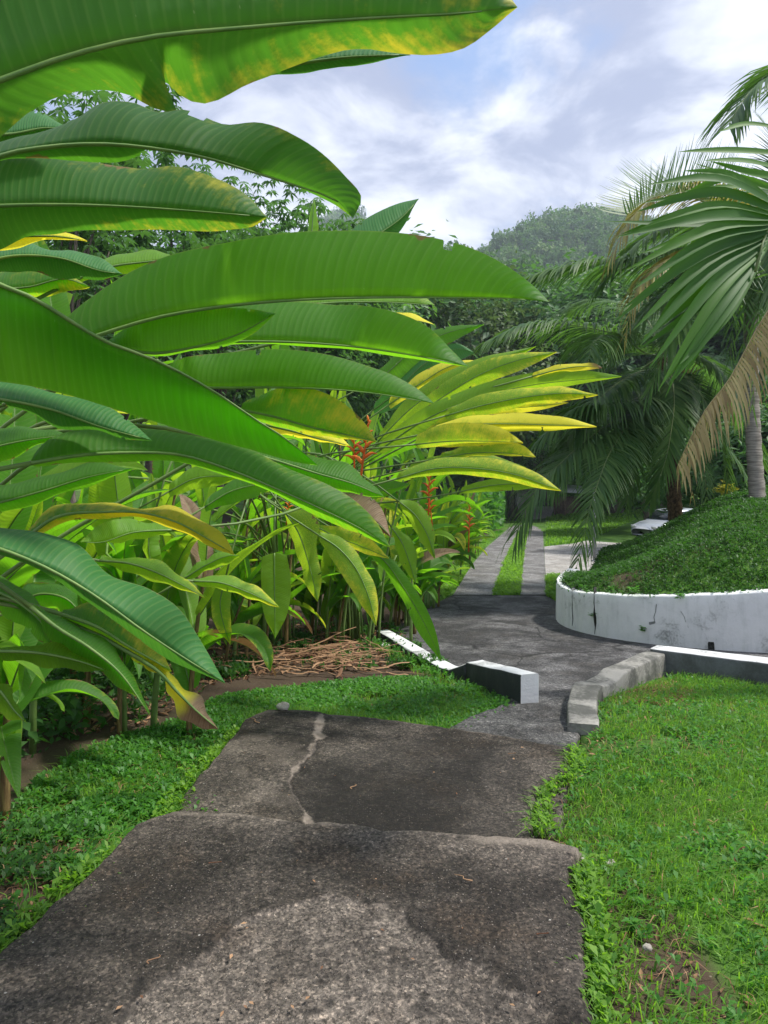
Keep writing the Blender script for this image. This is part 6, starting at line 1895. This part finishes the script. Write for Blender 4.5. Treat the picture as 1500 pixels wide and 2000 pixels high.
# yellow-leaved shrub on the crest of the mound
yx, yy = W(1420, 0, 14.4)[0], 14.4
yz = float(mound_h(np.array(yx), np.array(yy)))
sb = empty('shrub', (yx, yy, yz)); tag(sb, 'small bright yellow leaved shrub on the crest of the mound between the palm trunks', 'shrub')
V, Q, T, _ = tube(np.array([[0, 0, -.1], [.02, 0, .12], [0, .02, .28]]), np.array([.02, .016, .01]), 7); mk('stem', V, [Q, T], M['sheath'], sb)
n = 130; C = rng.normal(0, 1, (n, 3))*[.12, .10, .05] + [0, 0, .26]
V, T, a = kites(C, rng.uniform(.07, .14, n), .45, .5); b = MB(); b.add(V, T=T, a=a)
M['yellow_leaf'] = leafy('yellow_leaf', (.45, .42, .04), (.7, .62, .08), (.6, .6, .06), .3, .5, .3)
b.build('foliage', M['yellow_leaf'], sb)

# ------------------------------------------------------------------ air
mh, nt = newmat('haze_air'); k = NT(nt)
pv = nt.nodes.new('ShaderNodeVolumePrincipled')
pv.inputs['Color'].default_value = (.78, .88, 1.0, 1)
pv.inputs['Density'].default_value = HAZE = .00048
pv.inputs['Anisotropy'].default_value = .2
oo = nt.nodes.new('ShaderNodeOutputMaterial'); nt.links.new(pv.outputs[0], oo.inputs['Volume'])
V, Q = boxm(-740, 740, -16, 955, -12, 300)
hz = mk('haze', V, Q, mh, smooth=False); tag(hz, 'thin bluish haze over the valley', kind='stuff')

# ------------------------------------------------------------------ sky, sun, camera
SUN_EL, SUN_AZ = RAD(58), RAD(88)        # azimuth measured from +Y towards +X: sun ahead and to the right
world = bpy.data.worlds.new('World'); scene.world = world; world.use_nodes = True
nt = world.node_tree; nt.nodes.clear(); k = NT(nt)
sky = nt.nodes.new('ShaderNodeTexSky'); sky.sky_type = 'NISHITA'; sky.sun_disc = False
sky.sun_elevation = SUN_EL; sky.sun_rotation = SUN_AZ
sky.air_density = 1.2; sky.dust_density = 1.5; sky.ozone_density = 1.5
gen = k.n('TexCoord').outputs['Generated']
sp = k.n('SeparateXYZ', Vector=gen)
zc = k.math('MAXIMUM', sp.outputs[2], 0.0)
den = k.math('ADD', zc, .22)
cx_ = k.math('DIVIDE', sp.outputs[0], den); cy_ = k.math('DIVIDE', sp.outputs[1], den)
cv = k.n('CombineXYZ', X=cx_, Y=cy_, Z=0.0)
cvm = k.n('Mapping', Vector=cv, Location=(3.1, 1.7, 0), Scale=(1.0, 1.0, 1))
n1 = k.noise(cvm, 1.25, 7, .55, .35)
n2 = k.noise(k.n('Mapping', Vector=cv, Location=(7.3, 2.2, 0)), 1.0, 5, .5, .2)
n3 = k.noise(k.n('Mapping', Vector=cv, Location=(1.3, 5.2, 0)), 3.2, 6, .6, .3)
cover = k.sstep(k.math('ADD', n1, k.math('MULTIPLY', n3, .25)), .47, .59)
shade = k.sstep(k.math('ADD', k.math('MULTIPLY', n2, .75), k.math('MULTIPLY', n3, .6)), .58, .78)
cloud = k.mix(shade, (2.7, 3.0, 4.2), (7.4, 7.6, 8.2))
blue = k.mix(.55, sky.outputs[0], (1.6, 2.9, 6.0))
skycol = k.mix(k.math('MULTIPLY', cover, .93), blue, cloud)
bg = k.n('Background', Color=skycol, Strength=.080)
wo = nt.nodes.new('ShaderNodeOutputWorld'); nt.links.new(bg.outputs[0], wo.inputs[0])

sl = bpy.data.lights.new('sun', 'SUN'); sl.energy = 2.8; sl.angle = RAD(5); sl.color = (1.0, .955, .88)
so = bpy.data.objects.new('sun', sl); COL.objects.link(so)
dv = Vector((math.sin(SUN_AZ)*math.cos(SUN_EL), math.cos(SUN_AZ)*math.cos(SUN_EL), math.sin(SUN_EL)))
so.rotation_euler = (-dv).to_track_quat('-Z', 'Y').to_euler(); so.location = dv*100

cam = bpy.data.cameras.new('camera'); co = bpy.data.objects.new('camera', cam); COL.objects.link(co)
cam.sensor_fit = 'AUTO'; cam.sensor_width = 36; cam.lens = F/2000*36
cam.shift_y = -100/2000
cam.clip_start = .05; cam.clip_end = 3000
co.location = (0, 0, EZ); co.rotation_euler = (RAD(90), 0, 0)
scene.camera = co
vs = scene.view_settings
scene.display_settings.display_device = 'sRGB'
vs.view_transform = 'Standard'; vs.look = 'None'; vs.exposure = 1.12; vs.gamma = 1; vs.use_curve_mapping = False
scene.cycles.max_bounces = 8; scene.cycles.transmission_bounces = 6; scene.cycles.diffuse_bounces = 4
scene.cycles.volume_bounces = 0; scene.cycles.transparent_max_bounces = 4
scene.cycles.use_denoising = True
scene.cycles.sample_clamp_indirect = 8
